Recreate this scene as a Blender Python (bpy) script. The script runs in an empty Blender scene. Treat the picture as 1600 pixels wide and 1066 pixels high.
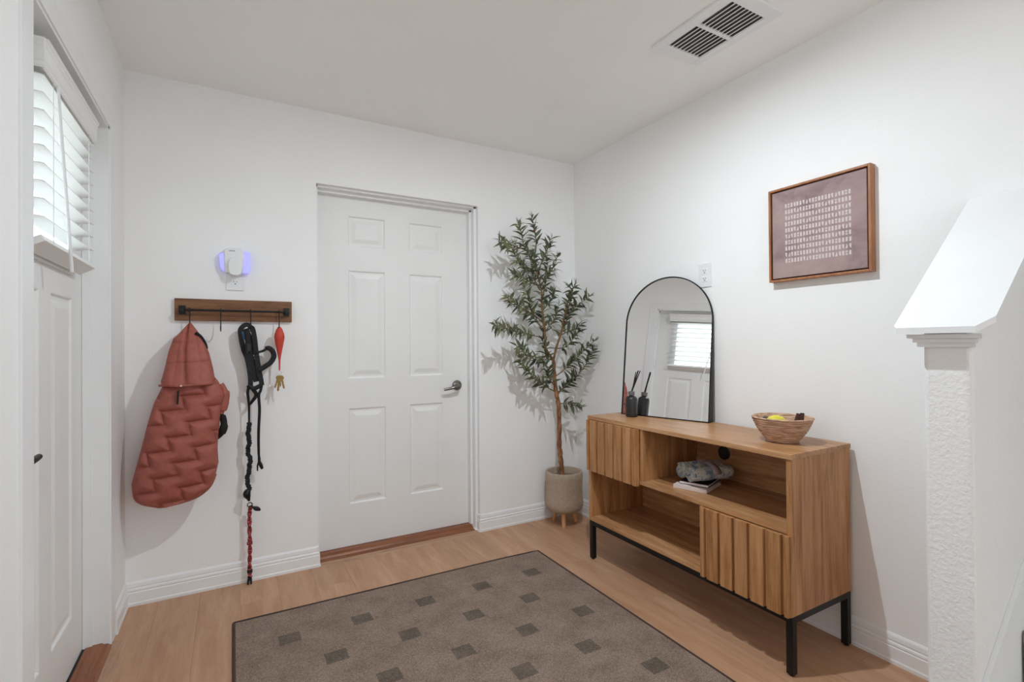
import bpy, bmesh, math, random
from mathutils import Vector, Matrix

# ------------------------------------------------------------------ camera, world, light, exposure
sc = bpy.context.scene
COL = sc.collection
CAM_POS = Vector((-2.1077, -2.8253, 1.1766))
CAM_F_PX, YAW, PITCH, ROLL = 775.35, 0.5140, 0.0065, -0.0073
cam_data = bpy.data.cameras.new('camera'); cam_data.sensor_fit = 'HORIZONTAL'; cam_data.sensor_width = 36.0
cam_data.lens = 36.0 * CAM_F_PX / 1600.0; cam_data.clip_start = 0.02
cam = bpy.data.objects.new('camera', cam_data); COL.objects.link(cam)
_F = Vector((math.sin(YAW) * math.cos(PITCH), math.cos(YAW) * math.cos(PITCH), math.sin(PITCH)))
_R = Vector((math.cos(YAW), -math.sin(YAW), 0)); _U = _R.cross(_F)
_R2 = _R * math.cos(ROLL) + _U * math.sin(ROLL); _U2 = -_R * math.sin(ROLL) + _U * math.cos(ROLL)
_m = Matrix((_R2, _U2, -_F)).transposed().to_4x4(); _m.translation = CAM_POS
cam.matrix_world = _m
sc.camera = cam

WORLD_STRENGTH = 3.3
LAMP_POWER = 23.0
world = bpy.data.worlds.new('world'); sc.world = world; world.use_nodes = True
_bg = world.node_tree.nodes['Background']; _bg.inputs[0].default_value = (0.86, 0.94, 1.0, 1); _bg.inputs[1].default_value = WORLD_STRENGTH

LAMP = (-1.08, -1.53, 2.384)
_ld = bpy.data.lights.new('ceiling_light_lamp', 'AREA'); _ld.shape = 'DISK'; _ld.size = 0.022; _ld.energy = LAMP_POWER
_ld.color = (0.85, 0.935, 1.0)
_lo = bpy.data.objects.new('ceiling_light_lamp', _ld); COL.objects.link(_lo); _lo.location = LAMP

sc.view_settings.view_transform = 'Standard'; sc.view_settings.look = 'None'
sc.view_settings.exposure = 0.0; sc.view_settings.gamma = 1.0; sc.view_settings.use_curve_mapping = False
sc.cycles.diffuse_bounces = 8; sc.cycles.max_bounces = 14; sc.cycles.transparent_max_bounces = 12

random.seed(7)
rnd = random.Random(11)
H = 2.44          # ceiling height
W = 2.531         # room width (left wall at x = -W, right wall at x = 0, back wall at y = 0)
BACK_Y = -5.0     # far end of the place behind the camera

# ------------------------------------------------------------------ materials
def lin(c):
    return tuple((v / 12.92 if v <= 0.04045 else ((v + 0.055) / 1.055) ** 2.4) for v in c)
def s255(r, g, b):
    return lin((r / 255, g / 255, b / 255)) + (1,)

class NT:
    def __init__(s, name):
        s.m = bpy.data.materials.new(name); s.m.use_nodes = True
        s.t = s.m.node_tree; s.n = s.t.nodes; s.b = s.n['Principled BSDF']
    def node(s, typ, **kw):
        n = s.n.new(typ)
        for k, v in kw.items(): setattr(n, k, v)
        return n
    def link(s, a, b): s.t.links.new(a, b)
    def val(s, sock, v):
        if hasattr(v, 'node'): s.link(v, sock)
        else: sock.default_value = v
    def math(s, op, a, b=0.0, c=0.0, clamp=False):
        n = s.node('ShaderNodeMath', operation=op); n.use_clamp = clamp
        s.val(n.inputs[0], a); s.val(n.inputs[1], b)
        if op in ('MULTIPLY_ADD', 'COMPARE'): s.val(n.inputs[2], c)
        return n.outputs[0]
    def mix(s, fac, a, b, blend='MIX'):
        n = s.node('ShaderNodeMix', data_type='RGBA', blend_type=blend)
        s.val(n.inputs[0], fac); s.val(n.inputs[6], a); s.val(n.inputs[7], b)
        return n.outputs[2]
    def coord(s, scale=(1, 1, 1), which='Object', offset=None):
        tc = s.node('ShaderNodeTexCoord'); mp = s.node('ShaderNodeMapping')
        mp.inputs['Scale'].default_value = scale
        s.link(tc.outputs[which], mp.inputs['Vector'])
        if offset is not None: s.link(offset, mp.inputs['Location'])
        return mp.outputs[0]
    def noise(s, vec, scale, detail=4, rough=0.55, dist=0.0):
        n = s.node('ShaderNodeTexNoise'); s.link(vec, n.inputs['Vector'])
        n.inputs['Scale'].default_value = scale; n.inputs['Detail'].default_value = detail
        n.inputs['Roughness'].default_value = rough; n.inputs['Distortion'].default_value = dist
        return n.outputs['Fac']
    def ramp(s, fac, stops):
        n = s.node('ShaderNodeValToRGB'); e = n.color_ramp.elements
        while len(e) < len(stops): e.new(0.5)
        for el, (p, c) in zip(e, stops): el.position = p; el.color = c
        s.link(fac, n.inputs[0]); return n.outputs[0]
    def bump(s, h, strength, dist):
        n = s.node('ShaderNodeBump'); n.inputs['Strength'].default_value = strength; n.inputs['Distance'].default_value = dist
        s.link(h, n.inputs['Height']); s.link(n.outputs[0], s.b.inputs['Normal'])
    def base(s, v): s.val(s.b.inputs['Base Color'], v)
    def set(s, rough=0.5, metal=0.0, spec=0.5):
        s.b.inputs['Roughness'].default_value = rough; s.b.inputs['Metallic'].default_value = metal
        s.b.inputs['Specular IOR Level'].default_value = spec
        return s

def plain(name, rgb, rough=0.5, metal=0.0, spec=0.5, var=0.06, scale=30, bump=0.0, bscale=200):
    t = NT(name); t.set(rough, metal, spec); c = s255(*rgb)
    v = t.coord(); nz = t.noise(v, scale, 3)
    d = tuple(x * (1 - var) for x in c[:3]) + (1,); l = tuple(min(1, x * (1 + var)) for x in c[:3]) + (1,)
    t.base(t.ramp(nz, [(0.3, d), (0.7, l)]))
    if bump: t.bump(t.noise(v, bscale, 2), bump, 0.002)
    return t.m

def wall_paint(name, rgb, bump, bscale, dist=0.0012, rough=0.62):
    t = NT(name); t.set(rough, 0, 0.35); c = s255(*rgb); v = t.coord()
    nz = t.noise(v, 2.2, 5)
    t.base(t.ramp(nz, [(0.3, tuple(x * 0.975 for x in c[:3]) + (1,)), (0.7, c)]))
    t.bump(t.noise(v, bscale, 3, 0.6), bump, dist)
    return t.m

def wood(name, dark, mid, light, grain='z', rough=0.45, stretch=14, scale=3.2, per_object=True, bump=0.12, knots=True):
    t = NT(name); t.set(rough, 0, 0.4)
    sc3 = {'x': (1, stretch, stretch), 'y': (stretch, 1, stretch), 'z': (stretch, stretch, 1)}[grain]
    off = None
    if per_object:
        oi = t.node('ShaderNodeObjectInfo'); cb = t.node('ShaderNodeCombineXYZ')
        r1 = t.math('MULTIPLY', oi.outputs['Random'], 37.0); r2 = t.math('MULTIPLY', oi.outputs['Random'], 91.0)
        t.link(r1, cb.inputs[0]); t.link(r2, cb.inputs[1]); t.link(r1, cb.inputs[2]); off = cb.outputs[0]
    v = t.coord(sc3, 'Object', off)
    n1 = t.noise(v, scale, 6, 0.6, 0.5); n2 = t.noise(v, scale * 6, 4, 0.6, 0.2)
    f = t.math('ADD', t.math('MULTIPLY', n1, 0.72), t.math('MULTIPLY', n2, 0.28))
    col = t.ramp(f, [(0.34, s255(*dark)), (0.5, s255(*mid)), (0.66, s255(*light))])
    if knots:
        v2 = t.coord({'x': (1, 3, 3), 'y': (3, 1, 3), 'z': (3, 3, 1)}[grain], 'Object', off)
        col = t.mix(t.math('MULTIPLY', t.noise(v2, 2.2, 3), 0.35), col, s255(*dark))
    if per_object:
        tint = t.math('MULTIPLY_ADD', oi.outputs['Random'], 0.10, 0.92)
        col = t.mix(1.0, col, t.ramp(tint, [(0.0, (0, 0, 0, 1)), (1.0, (1, 1, 1, 1))]), 'MULTIPLY')
    t.base(col); t.bump(n2, bump, 0.001)
    return t.m

M = {}
M['wall'] = wall_paint('wall_paint', (245, 245, 244), 0.40, 110)
M['knee'] = wall_paint('textured_wall_paint', (242, 242, 241), 1.0, 85, 0.0027)
M['ceiling'] = wall_paint('ceiling_paint', (250, 250, 249), 0.35, 60, 0.0016, 0.8)
M['trim'] = plain('trim_paint', (238, 239, 239), 0.38, var=0.015, scale=6)
M['door'] = plain('door_paint', (235, 235, 233), 0.48, var=0.015, scale=4, bump=0.05, bscale=120)
M['plastic'] = plain('white_plastic', (232, 233, 234), 0.35, var=0.01)
M['slot'] = plain('dark_slot', (22, 22, 22), 0.6)
M['floor'] = wood('floor_planks', (172, 128, 98), (190, 147, 115), (204, 163, 131), 'y', 0.40, 9, 1.9, bump=0.05)
M['subfloor'] = plain('subfloor_brown', (120, 90, 68), 0.8)
M['threshold'] = wood('threshold_wood', (104, 58, 34), (142, 86, 54), (160, 102, 66), 'x', 0.4, 12, 4, per_object=False)
M['strip'] = wood('pale_strip_wood', (150, 112, 88), (186, 146, 118), (198, 160, 134), 'x', 0.4, 12, 4)
M['threshold_y'] = wood('threshold_wood_lengthwise', (104, 58, 34), (142, 86, 54), (160, 102, 66), 'y', 0.4, 12, 4, per_object=False)
M['strip_y'] = wood('pale_strip_wood_lengthwise', (160, 122, 96), (190, 150, 122), (200, 162, 136), 'y', 0.4, 12, 4)
M['cab'] = wood('sideboard_oak_veneer', (140, 90, 50), (186, 134, 87), (210, 162, 114), 'z', 0.42, 13, 2.6)
M['cab_y'] = wood('sideboard_oak_veneer_lengthwise', (148, 98, 58), (190, 142, 98), (212, 168, 124), 'y', 0.34, 13, 2.6)
M['black_metal'] = plain('black_metal', (20, 20, 21), 0.42, 0.3, var=0.1)
M['nickel'] = plain('satin_nickel', (128, 124, 118), 0.28, 1.0, var=0.05)
M['rack_wood'] = wood('rack_board_wood', (92, 58, 36), (130, 88, 58), (150, 106, 72), 'x', 0.6, 10, 5, per_object=False)
M['frame_wood'] = wood('frame_wood', (134, 82, 50), (170, 114, 76), (188, 134, 94), 'z', 0.45, 12, 4, per_object=False)
M['dark_liner'] = plain('dark_liner', (58, 34, 26), 0.7)
M['pot'] = plain('planter_stone', (172, 155, 136), 0.85, var=0.10, scale=60, bump=0.35, bscale=160)
M['soil'] = plain('planter_soil', (120, 106, 98), 0.95, var=0.2, scale=60, bump=0.6, bscale=90)
M['leg_wood'] = wood('light_leg_wood', (176, 124, 80), (214, 160, 110), (226, 178, 130), 'z', 0.5, 8, 6, per_object=False)
M['cord'] = plain('white_cord', (226, 226, 224), 0.7)
M['glass_black'] = plain('black_frosted_glass', (34, 35, 36), 0.35, var=0.08)
M['reed'] = plain('black_reed', (24, 23, 22), 0.8)
M['collar'] = plain('pewter_collar', (112, 112, 112), 0.35, 0.8)
M['strap'] = plain('black_webbing', (26, 27, 30), 0.75, var=0.25, scale=220, bump=0.4, bscale=600)
M['strap_blue'] = plain('blue_webbing', (52, 92, 118), 0.75)
M['white_thread'] = plain('white_stitching', (205, 205, 205), 0.8)
M['brass'] = plain('brass_key_metal', (138, 110, 66), 0.38, 0.85, var=0.15, scale=90)
M['steel'] = plain('steel_ring', (185, 182, 176), 0.3, 1.0)
M['paper'] = plain('book_pages', (218, 206, 198), 0.85, var=0.06, scale=120)
M['book_white'] = plain('white_book_cover', (214, 200, 194), 0.55, var=0.03)
M['book_black'] = plain('black_book_cover', (26, 26, 28), 0.45)
M['lemon'] = plain('lemon_peel', (222, 208, 62), 0.45, var=0.05, scale=60, bump=0.3, bscale=260)
M['pod'] = plain('dark_brown_leather', (78, 46, 40), 0.5, var=0.2, scale=70)
M['darkbox'] = plain('dark_plastic', (44, 42, 42), 0.5)
M['jacket'] = plain('rust_quilted_nylon', (158, 86, 73), 0.62, var=0.10, scale=45, bump=0.25, bscale=140)
M['jacket_dark'] = plain('dark_brown_lining', (62, 34, 32), 0.8)
M['jacket_black'] = plain('black_lining', (26, 22, 24), 0.85)
M['snap'] = plain('pale_snap', (226, 196, 186), 0.35, 0.4)
M['grommet'] = plain('black_plastic', (16, 16, 18), 0.45)
M['vent_shade'] = plain('duct_shade_grey', (92, 92, 92), 0.9)
M['blind'] = plain('white_blind_slat', (238, 238, 236), 0.45, var=0.01)
M['concrete'] = plain('porch_concrete', (226, 223, 216), 0.9, var=0.06, scale=8)
M['cream'] = plain('porch_cream_paint', (232, 226, 202), 0.8, var=0.03, scale=3)
M['lawn'] = plain('lawn_green', (120, 142, 92), 0.95, var=0.3, scale=30)
M['olive'] = plain('olive_fruit', (42, 30, 34), 0.35, var=0.2)
M['olive_red'] = plain('olive_fruit_brown', (110, 62, 40), 0.4, var=0.2)
M['carpet'] = plain('stair_carpet', (214, 211, 204), 0.95, var=0.08, scale=120, bump=0.12, bscale=200)

def m_bark():
    t = NT('olive_bark'); t.set(0.85); v = t.coord((1, 1, 0.35))
    n = t.noise(v, 60, 5, 0.65)
    c = t.ramp(n, [(0.32, s255(74, 46, 30)), (0.5, s255(140, 94, 62)), (0.68, s255(172, 124, 86))])
    t.base(c); t.bump(n, 0.7, 0.004); return t.m
M['bark'] = m_bark()
M['stem_bark'] = plain('olive_stem_bark', (128, 96, 62), 0.85, var=0.3, scale=70, bump=0.5, bscale=120)
M['twig'] = plain('olive_twig', (112, 98, 62), 0.8, var=0.15, scale=60)
def m_leaf():
    t = NT('olive_leaf'); t.set(0.55, 0, 0.3)
    oi = t.node('ShaderNodeObjectInfo'); geo = t.node('ShaderNodeNewGeometry')
    r = t.math('ADD', t.math('MULTIPLY', oi.outputs['Random'], 0.5), t.math('MULTIPLY', geo.outputs['Random Per Island'], 0.5))
    c = t.ramp(r, [(0.10, s255(58, 66, 50)), (0.42, s255(84, 92, 66)), (0.68, s255(112, 116, 82)), (0.90, s255(148, 144, 98))])
    c2 = t.mix(geo.outputs['Backfacing'], c, s255(128, 134, 112))
    t.base(c2); return t.m
M['leaf'] = m_leaf()

def m_rug():
    t = NT('rug_pile'); t.set(0.95, 0, 0.1)
    tc = t.node('ShaderNodeTexCoord'); sp = t.node('ShaderNodeSeparateXYZ'); t.link(tc.outputs['Object'], sp.inputs[0])
    x, y = sp.outputs[0], sp.outputs[1]
    PX, PY, hs = 0.2835, 0.4255, 0.040
    def lat(ox, oy):
        u = t.math('FRACT', t.math('ADD', t.math('DIVIDE', t.math('SUBTRACT', x, ox), PX), 40.5))
        w = t.math('FRACT', t.math('ADD', t.math('DIVIDE', t.math('SUBTRACT', y, oy), PY), 40.5))
        a = t.math('LESS_THAN', t.math('ABSOLUTE', t.math('SUBTRACT', u, 0.5)), hs / PX)
        b = t.math('LESS_THAN', t.math('ABSOLUTE', t.math('SUBTRACT', w, 0.5)), hs * 0.9 / PY)
        return t.math('MULTIPLY', a, b)
    sq = t.math('MAXIMUM', lat(-0.776, -0.653), lat(-0.776 - PX / 2, -0.653 - PY / 2))
    for s_, op, lim in ((x, 'LESS_THAN', -0.70), (x, 'GREATER_THAN', -2.0), (y, 'LESS_THAN', -0.58), (y, 'GREATER_THAN', -2.45)):
        sq = t.math('MULTIPLY', sq, t.math(op, s_, lim))
    v = t.coord((1, 1, 1)); fine = t.noise(v, 190, 4, 0.75); big = t.noise(v, 9, 4)
    f = t.math('ADD', t.math('MULTIPLY', fine, 0.75), t.math('MULTIPLY', big, 0.25))
    a = t.ramp(f, [(0.34, s255(102, 84, 72)), (0.5, s255(140, 121, 108)), (0.68, s255(172, 154, 140))])
    b = t.ramp(f, [(0.34, s255(74, 65, 55)), (0.5, s255(104, 94, 83)), (0.68, s255(130, 119, 107))])
    fac = t.math('MULTIPLY', sq, t.math('MULTIPLY_ADD', t.noise(v, 14, 2), 0.5, 0.68), clamp=True)
    t.base(t.mix(fac, a, b)); t.bump(fine, 0.8, 0.004); return t.m
M['rug'] = m_rug()
M['rug_binding'] = plain('rug_binding', (66, 50, 44), 0.9, var=0.15, scale=150)

def m_canvas():
    t = NT('mauve_canvas'); t.set(0.75, 0, 0.2); v = t.coord()
    n = t.noise(v, 7, 6, 0.62, 0.6); n2 = t.noise(v, 55, 4, 0.7)
    c = t.ramp(n, [(0.28, s255(132, 110, 112)), (0.45, s255(162, 139, 137)), (0.6, s255(172, 150, 145)), (0.75, s255(178, 158, 148))])
    t.base(t.mix(t.math('MULTIPLY', n2, 0.22), c, s255(112, 92, 98))); t.bump(n2, 0.3, 0.001); return t.m
M['canvas'] = m_canvas()
M['print'] = plain('pale_print', (206, 192, 190), 0.7, var=0.10, scale=90)

def m_blanket():
    t = NT('blue_cream_blanket'); t.set(0.95, 0, 0.1); v = t.coord()
    n = t.noise(v, 34, 3, 0.6, 0.8); f = t.noise(v, 220, 3)
    c = t.ramp(n, [(0.36, s255(122, 142, 166)), (0.48, s255(186, 192, 198)), (0.56, s255(226, 218, 190)), (0.68, s255(150, 168, 186))])
    t.base(t.mix(t.math('MULTIPLY', f, 0.35), c, s255(90, 92, 96))); t.bump(f, 0.9, 0.004); return t.m
M['blanket'] = m_blanket()
M['ribbon'] = plain('mauve_ribbon', (160, 142, 146), 0.6, var=0.12, scale=80)

def m_coil():
    t = NT('coiled_basket'); t.set(0.85, 0, 0.2); v = t.coord((0.22, 0.22, 1.6)); n = t.noise(v, 120, 4, 0.7)
    t.base(t.ramp(n, [(0.35, s255(146, 108, 84)), (0.5, s255(196, 160, 134)), (0.66, s255(216, 186, 162))])); t.bump(n, 0.7, 0.003); return t.m
M['coil'] = m_coil()
def m_red():
    t = NT('red_flecked_cord'); t.set(0.8); v = t.coord((1, 1, 0.6)); n = t.noise(v, 260, 2)
    t.base(t.ramp(n, [(0.40, s255(58, 14, 20)), (0.52, s255(150, 24, 34)), (0.66, s255(206, 120, 118))])); return t.m
M['red_cord'] = m_red()
M['float_red'] = plain('red_float_fabric', (196, 62, 46), 0.55, var=0.10, scale=120, bump=0.4, bscale=300)

def m_mirror():
    t = NT('mirror_silver'); t.base((0.93, 0.93, 0.93, 1)); t.set(0.0, 1.0); return t.m
M['mirror'] = m_mirror()
def m_pane():
    m = bpy.data.materials.new('window_pane'); m.use_nodes = True; n = m.node_tree.nodes; l = m.node_tree.links
    n.remove(n['Principled BSDF']); tr = n.new('ShaderNodeBsdfTransparent'); gl = n.new('ShaderNodeBsdfGlossy'); mx = n.new('ShaderNodeMixShader')
    gl.inputs['Roughness'].default_value = 0.02; tr.inputs[0].default_value = (0.95, 0.97, 0.97, 1); mx.inputs[0].default_value = 0.06
    l.new(tr.outputs[0], mx.inputs[1]); l.new(gl.outputs[0], mx.inputs[2]); l.new(mx.outputs[0], n['Material Output'].inputs[0]); return m
M['pane'] = m_pane()
def m_emit(name, rgb, strength, base=(200, 200, 230)):
    t = NT(name); t.set(0.4); t.base(s255(*base)); t.b.inputs['Emission Color'].default_value = s255(*rgb); t.b.inputs['Emission Strength'].default_value = strength; return t.m
M['glow_blue'] = m_emit('blue_night_light_lens', (134, 132, 255), 0.46, (200, 200, 244))
M['lens'] = m_emit('lamp_lens', (255, 246, 236), 4.0, (240, 240, 236))

# ------------------------------------------------------------------ mesh helpers
class MB:
    """collects shapes; build() links them as one mesh object"""
    def __init__(s): s.v = []; s.f = []
    def add(s, vs, fs):
        o = len(s.v); s.v += [tuple(x) for x in vs]; s.f += [tuple(i + o for i in f) for f in fs]; return s
    def box(s, x0, x1, y0, y1, z0, z1, bev=0.0):
        x0, x1 = min(x0, x1), max(x0, x1); y0, y1 = min(y0, y1), max(y0, y1); z0, z1 = min(z0, z1), max(z0, z1)
        if bev <= 0:
            vs = [(x, y, z) for z in (z0, z1) for x, y in ((x0, y0), (x1, y0), (x1, y1), (x0, y1))]
            return s.add(vs, [(0, 3, 2, 1), (4, 5, 6, 7), (0, 1, 5, 4), (1, 2, 6, 5), (2, 3, 7, 6), (3, 0, 4, 7)])
        bm = bmesh.new(); bmesh.ops.create_cube(bm, size=1)
        for v in bm.verts:
            v.co = ((x0 + x1) / 2 + v.co.x * (x1 - x0), (y0 + y1) / 2 + v.co.y * (y1 - y0), (z0 + z1) / 2 + v.co.z * (z1 - z0))
        bmesh.ops.bevel(bm, geom=bm.edges[:], offset=bev, segments=2, profile=0.6, affect='EDGES')
        s.bm(bm); return s
    def bm(s, bm):
        bm.verts.index_update()
        s.add([v.co[:] for v in bm.verts], [[v.index for v in f.verts] for f in bm.faces]); bm.free()
    def prism(s, poly, to3, h0, h1):
        """poly: list of 2-D points (counter-clockwise), to3(a, b, h) -> 3-D"""
        n = len(poly); vs = [to3(a, b, h0) for a, b in poly] + [to3(a, b, h1) for a, b in poly]
        fs = [tuple(range(n))[::-1], tuple(range(n, 2 * n))] + [(i, (i + 1) % n, n + (i + 1) % n, n + i) for i in range(n)]
        return s.add(vs, fs)
    def lathe(s, prof, c=(0, 0, 0), seg=40, axis='z', cap0=True, cap1=True):
        vs, fs = [], []; n = len(prof)
        for k in range(seg):
            a = 2 * math.pi * k / seg
            for r, h in prof:
                p = (r * math.cos(a), r * math.sin(a), h)
                if axis == 'x': p = (h, p[0], p[1])
                if axis == 'y': p = (p[0], h, p[1])
                vs.append((p[0] + c[0], p[1] + c[1], p[2] + c[2]))
        for k in range(seg):
            k2 = (k + 1) % seg
            for i in range(n - 1): fs.append((k * n + i, k2 * n + i, k2 * n + i + 1, k * n + i + 1))
        if cap0: fs.append(tuple(k * n for k in range(seg))[::-1])
        if cap1: fs.append(tuple(k * n + n - 1 for k in range(seg)))
        return s.add(vs, fs)
    def tube(s, pts, rad, seg=8, cap=True, up=None):
        pts = [Vector(p) for p in pts]; n = len(pts)
        rads = rad if isinstance(rad, (list, tuple)) else [rad] * n
        vs, fs = [], []; prev = None
        for i, p in enumerate(pts):
            d = (pts[min(i + 1, n - 1)] - pts[max(i - 1, 0)])
            d = d.normalized() if d.length > 1e-9 else Vector((0, 0, 1))
            if prev is None:
                a = Vector((0, 0, 1)) if abs(d.z) < 0.9 else Vector((1, 0, 0))
                u = d.cross(a).normalized()
            else: u = (prev - d * prev.dot(d)).normalized()
            prev = u; w = d.cross(u)
            for k in range(seg):
                t = 2 * math.pi * k / seg
                vs.append(p + (u * math.cos(t) + w * math.sin(t)) * rads[i])
        for i in range(n - 1):
            for k in range(seg):
                k2 = (k + 1) % seg; fs.append((i * seg + k, i * seg + k2, (i + 1) * seg + k2, (i + 1) * seg + k))
        if cap: fs += [tuple(range(seg))[::-1], tuple((n - 1) * seg + k for k in range(seg))]
        return s.add(vs, fs)
    def ribbon(s, pts, width, thick, side=(0, -1, 0), twist=None):
        """flat strap: width lies in the plane across 'side' normal"""
        pts = [Vector(p) for p in pts]; n = len(pts); vs, fs = [], []
        for i, p in enumerate(pts):
            d = (pts[min(i + 1, n - 1)] - pts[max(i - 1, 0)]).normalized()
            nn = Vector(side); nn = (nn - d * nn.dot(d)).normalized()
            if twist: nn = Matrix.Rotation(twist[i] if isinstance(twist, list) else twist * i / (n - 1), 3, d) @ nn
            w = d.cross(nn)
            for a, b in ((-1, -1), (1, -1), (1, 1), (-1, 1)): vs.append(p + w * (a * width / 2) + nn * (b * thick / 2))
        for i in range(n - 1):
            for k in range(4):
                k2 = (k + 1) % 4; fs.append((i * 4 + k, i * 4 + k2, (i + 1) * 4 + k2, (i + 1) * 4 + k))
        fs += [(3, 2, 1, 0), tuple((n - 1) * 4 + k for k in range(4))]
        return s.add(vs, fs)
    def torus(s, c, R, r, axis='y', seg=24, ring=8):
        pts = []
        vs, fs = [], []
        for i in range(seg):
            a = 2 * math.pi * i / seg
            for k in range(ring):
                b = 2 * math.pi * k / ring; q = R + r * math.cos(b)
                p = (q * math.cos(a), q * math.sin(a), r * math.sin(b))
                if axis == 'y': p = (p[0], p[2], p[1])
                if axis == 'x': p = (p[2], p[0], p[1])
                vs.append((p[0] + c[0], p[1] + c[1], p[2] + c[2]))
        for i in range(seg):
            for k in range(ring):
                fs.append((i * ring + k, ((i + 1) % seg) * ring + k, ((i + 1) % seg) * ring + (k + 1) % ring, i * ring + (k + 1) % ring))
        return s.add(vs, fs)
    def build(s, name, mat, parent=None, smooth=False, fix=True):
        me = bpy.data.meshes.new(name); me.from_pydata(s.v, [], s.f); me.update()
        if fix:
            bm = bmesh.new(); bm.from_mesh(me); bmesh.ops.recalc_face_normals(bm, faces=bm.faces[:]); bm.to_mesh(me); bm.free()
        me.materials.append(M[mat] if isinstance(mat, str) else mat)
        if smooth:
            for p in me.polygons: p.use_smooth = True
            if smooth != 'all':
                try: me.set_sharp_from_angle(angle=math.radians(38))
                except Exception: pass
        o = bpy.data.objects.new(name, me); COL.objects.link(o)
        if parent is not None:
            o.parent = parent
            o.matrix_parent_inverse = WM[parent.name].inverted() if parent.name in WM else Matrix()
        return o
WM = {}
def root(name, loc, label, cat, group=None):
    o = bpy.data.objects.new(name, None); o.empty_display_size = 0.05; COL.objects.link(o); o.location = loc
    WM[o.name] = Matrix.Translation(loc); tag(o, label, cat, group); return o
def tag(o, label=None, cat=None, group=None, kind=None):
    if label: o['label'] = label
    if cat: o['category'] = cat
    if group: o['group'] = group
    if kind: o['kind'] = kind
    return o
def struct(o, label=None): return tag(o, label, None, None, 'structure')
def smooth_path(pts, n=6):
    """Catmull-Rom through points"""
    P = [Vector(p) for p in pts]; out = []
    for i in range(len(P) - 1):
        a = P[max(i - 1, 0)]; b = P[i]; c = P[i + 1]; d = P[min(i + 2, len(P) - 1)]
        for k in range(n):
            t = k / n
            out.append(0.5 * ((2 * b) + (c - a) * t + (2 * a - 5 * b + 4 * c - d) * t * t + (3 * b - a - 3 * c + d) * t ** 3))
    out.append(P[-1]); return out

# ------------------------------------------------------------------ room shell
FX0, FX1, FY0, FY1 = -W - 0.10, 0.0, BACK_Y, 0.0
fl = MB().box(-W - 0.02, 0.02, BACK_Y, 0.0, -0.06, -0.012).build('floor', 'subfloor'); struct(fl, 'light brown wood plank floor of the entry')
PW, PL = 0.164, 1.22
ncol = int(math.ceil((W + 0.05) / PW)) + 1
for i in range(ncol):
    x1 = 0.055 - i * PW; x0 = max(x1 - PW, -W - 0.02); x1 = min(x1, 0.02)
    if x1 <= -W: break
    y = 0.0 - rnd.uniform(0.15, PL)
    ys = [0.0]
    while y > BACK_Y: ys.append(y); y -= PL
    ys.append(BACK_Y)
    for a, b in zip(ys[:-1], ys[1:]):
        MB().box(x0 + 0.0002, x1 - 0.0002, b + 0.0002, a - 0.0002, -0.012, 0.0, 0.0005).build('plank', 'floor', fl)

struct(MB().box(-W - 0.14, 2.2, BACK_Y, 0.16, H, H + 0.1).build('ceiling', 'ceiling'), 'flat white textured ceiling')

# back wall with the interior door opening
OX0, OX1, OZ = -1.711, -0.753, 2.05
wb = MB()
def wall_xz(mb, x0, x1, z0, z1, y0=0.0, y1=0.16): mb.box(x0, x1, y0, y1, z0, z1)
wall_xz(wb, -W - 0.14, OX0, -0.05, H); wall_xz(wb, OX1, 0.14, -0.05, H); wall_xz(wb, OX0, OX1, OZ, H)
struct(wb.build('wall_back', 'wall'), 'white painted back wall with the door opening')
# soft drywall corner beads round the opening
# left wall with the front door opening
LY0, LY1, LZ = -1.212, -0.335, 2.05
wl = MB()
for y0, y1, z0, z1 in ((BACK_Y, LY0, -0.05, H), (LY1, 0.0, -0.05, H), (LY0, LY1, LZ, H)):
    wl.box(-W - 0.14, -W, y0, y1, z0, z1)
struct(wl.build('wall_left', 'wall'), 'white painted left wall with the front door opening')
# right wall up to the stair opening, stairwell walls, wall behind the camera
KY0, KY1 = -2.306, -2.202
wr = MB().box(0.0, 0.14, KY0, 0.0, -0.05, H).build('wall_right', 'wall'); struct(wr, 'white painted right wall behind the sideboard')
struct(MB().box(0.14, 2.1, KY0, KY0 + 0.1, -0.05, H).build('wall_stairwell', 'wall'))
struct(MB().box(0.0, 2.1, -3.4, -3.28, -0.05, H).build('wall_stairwell_far', 'wall'))
struct(MB().box(2.0, 2.1, -3.28, KY0, -0.05, H).build('wall_stairwell_end', 'wall'))
struct(MB().box(0.0, 0.14, BACK_Y, -3.4, -0.05, H).build('wall_right_rear', 'wall'))

rb = MB()
for x0, x1, z0, z1 in ((-W, -2.1, -0.05, H), (-0.5, 0.0, -0.05, H), (-2.1, -0.5, 2.12, H), (-2.1, -0.5, -0.05, 0.75)):
    rb.box(x0, x1, BACK_Y - 0.12, BACK_Y, z0, z1)
struct(rb.build('wall_rear', 'wall'))

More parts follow.
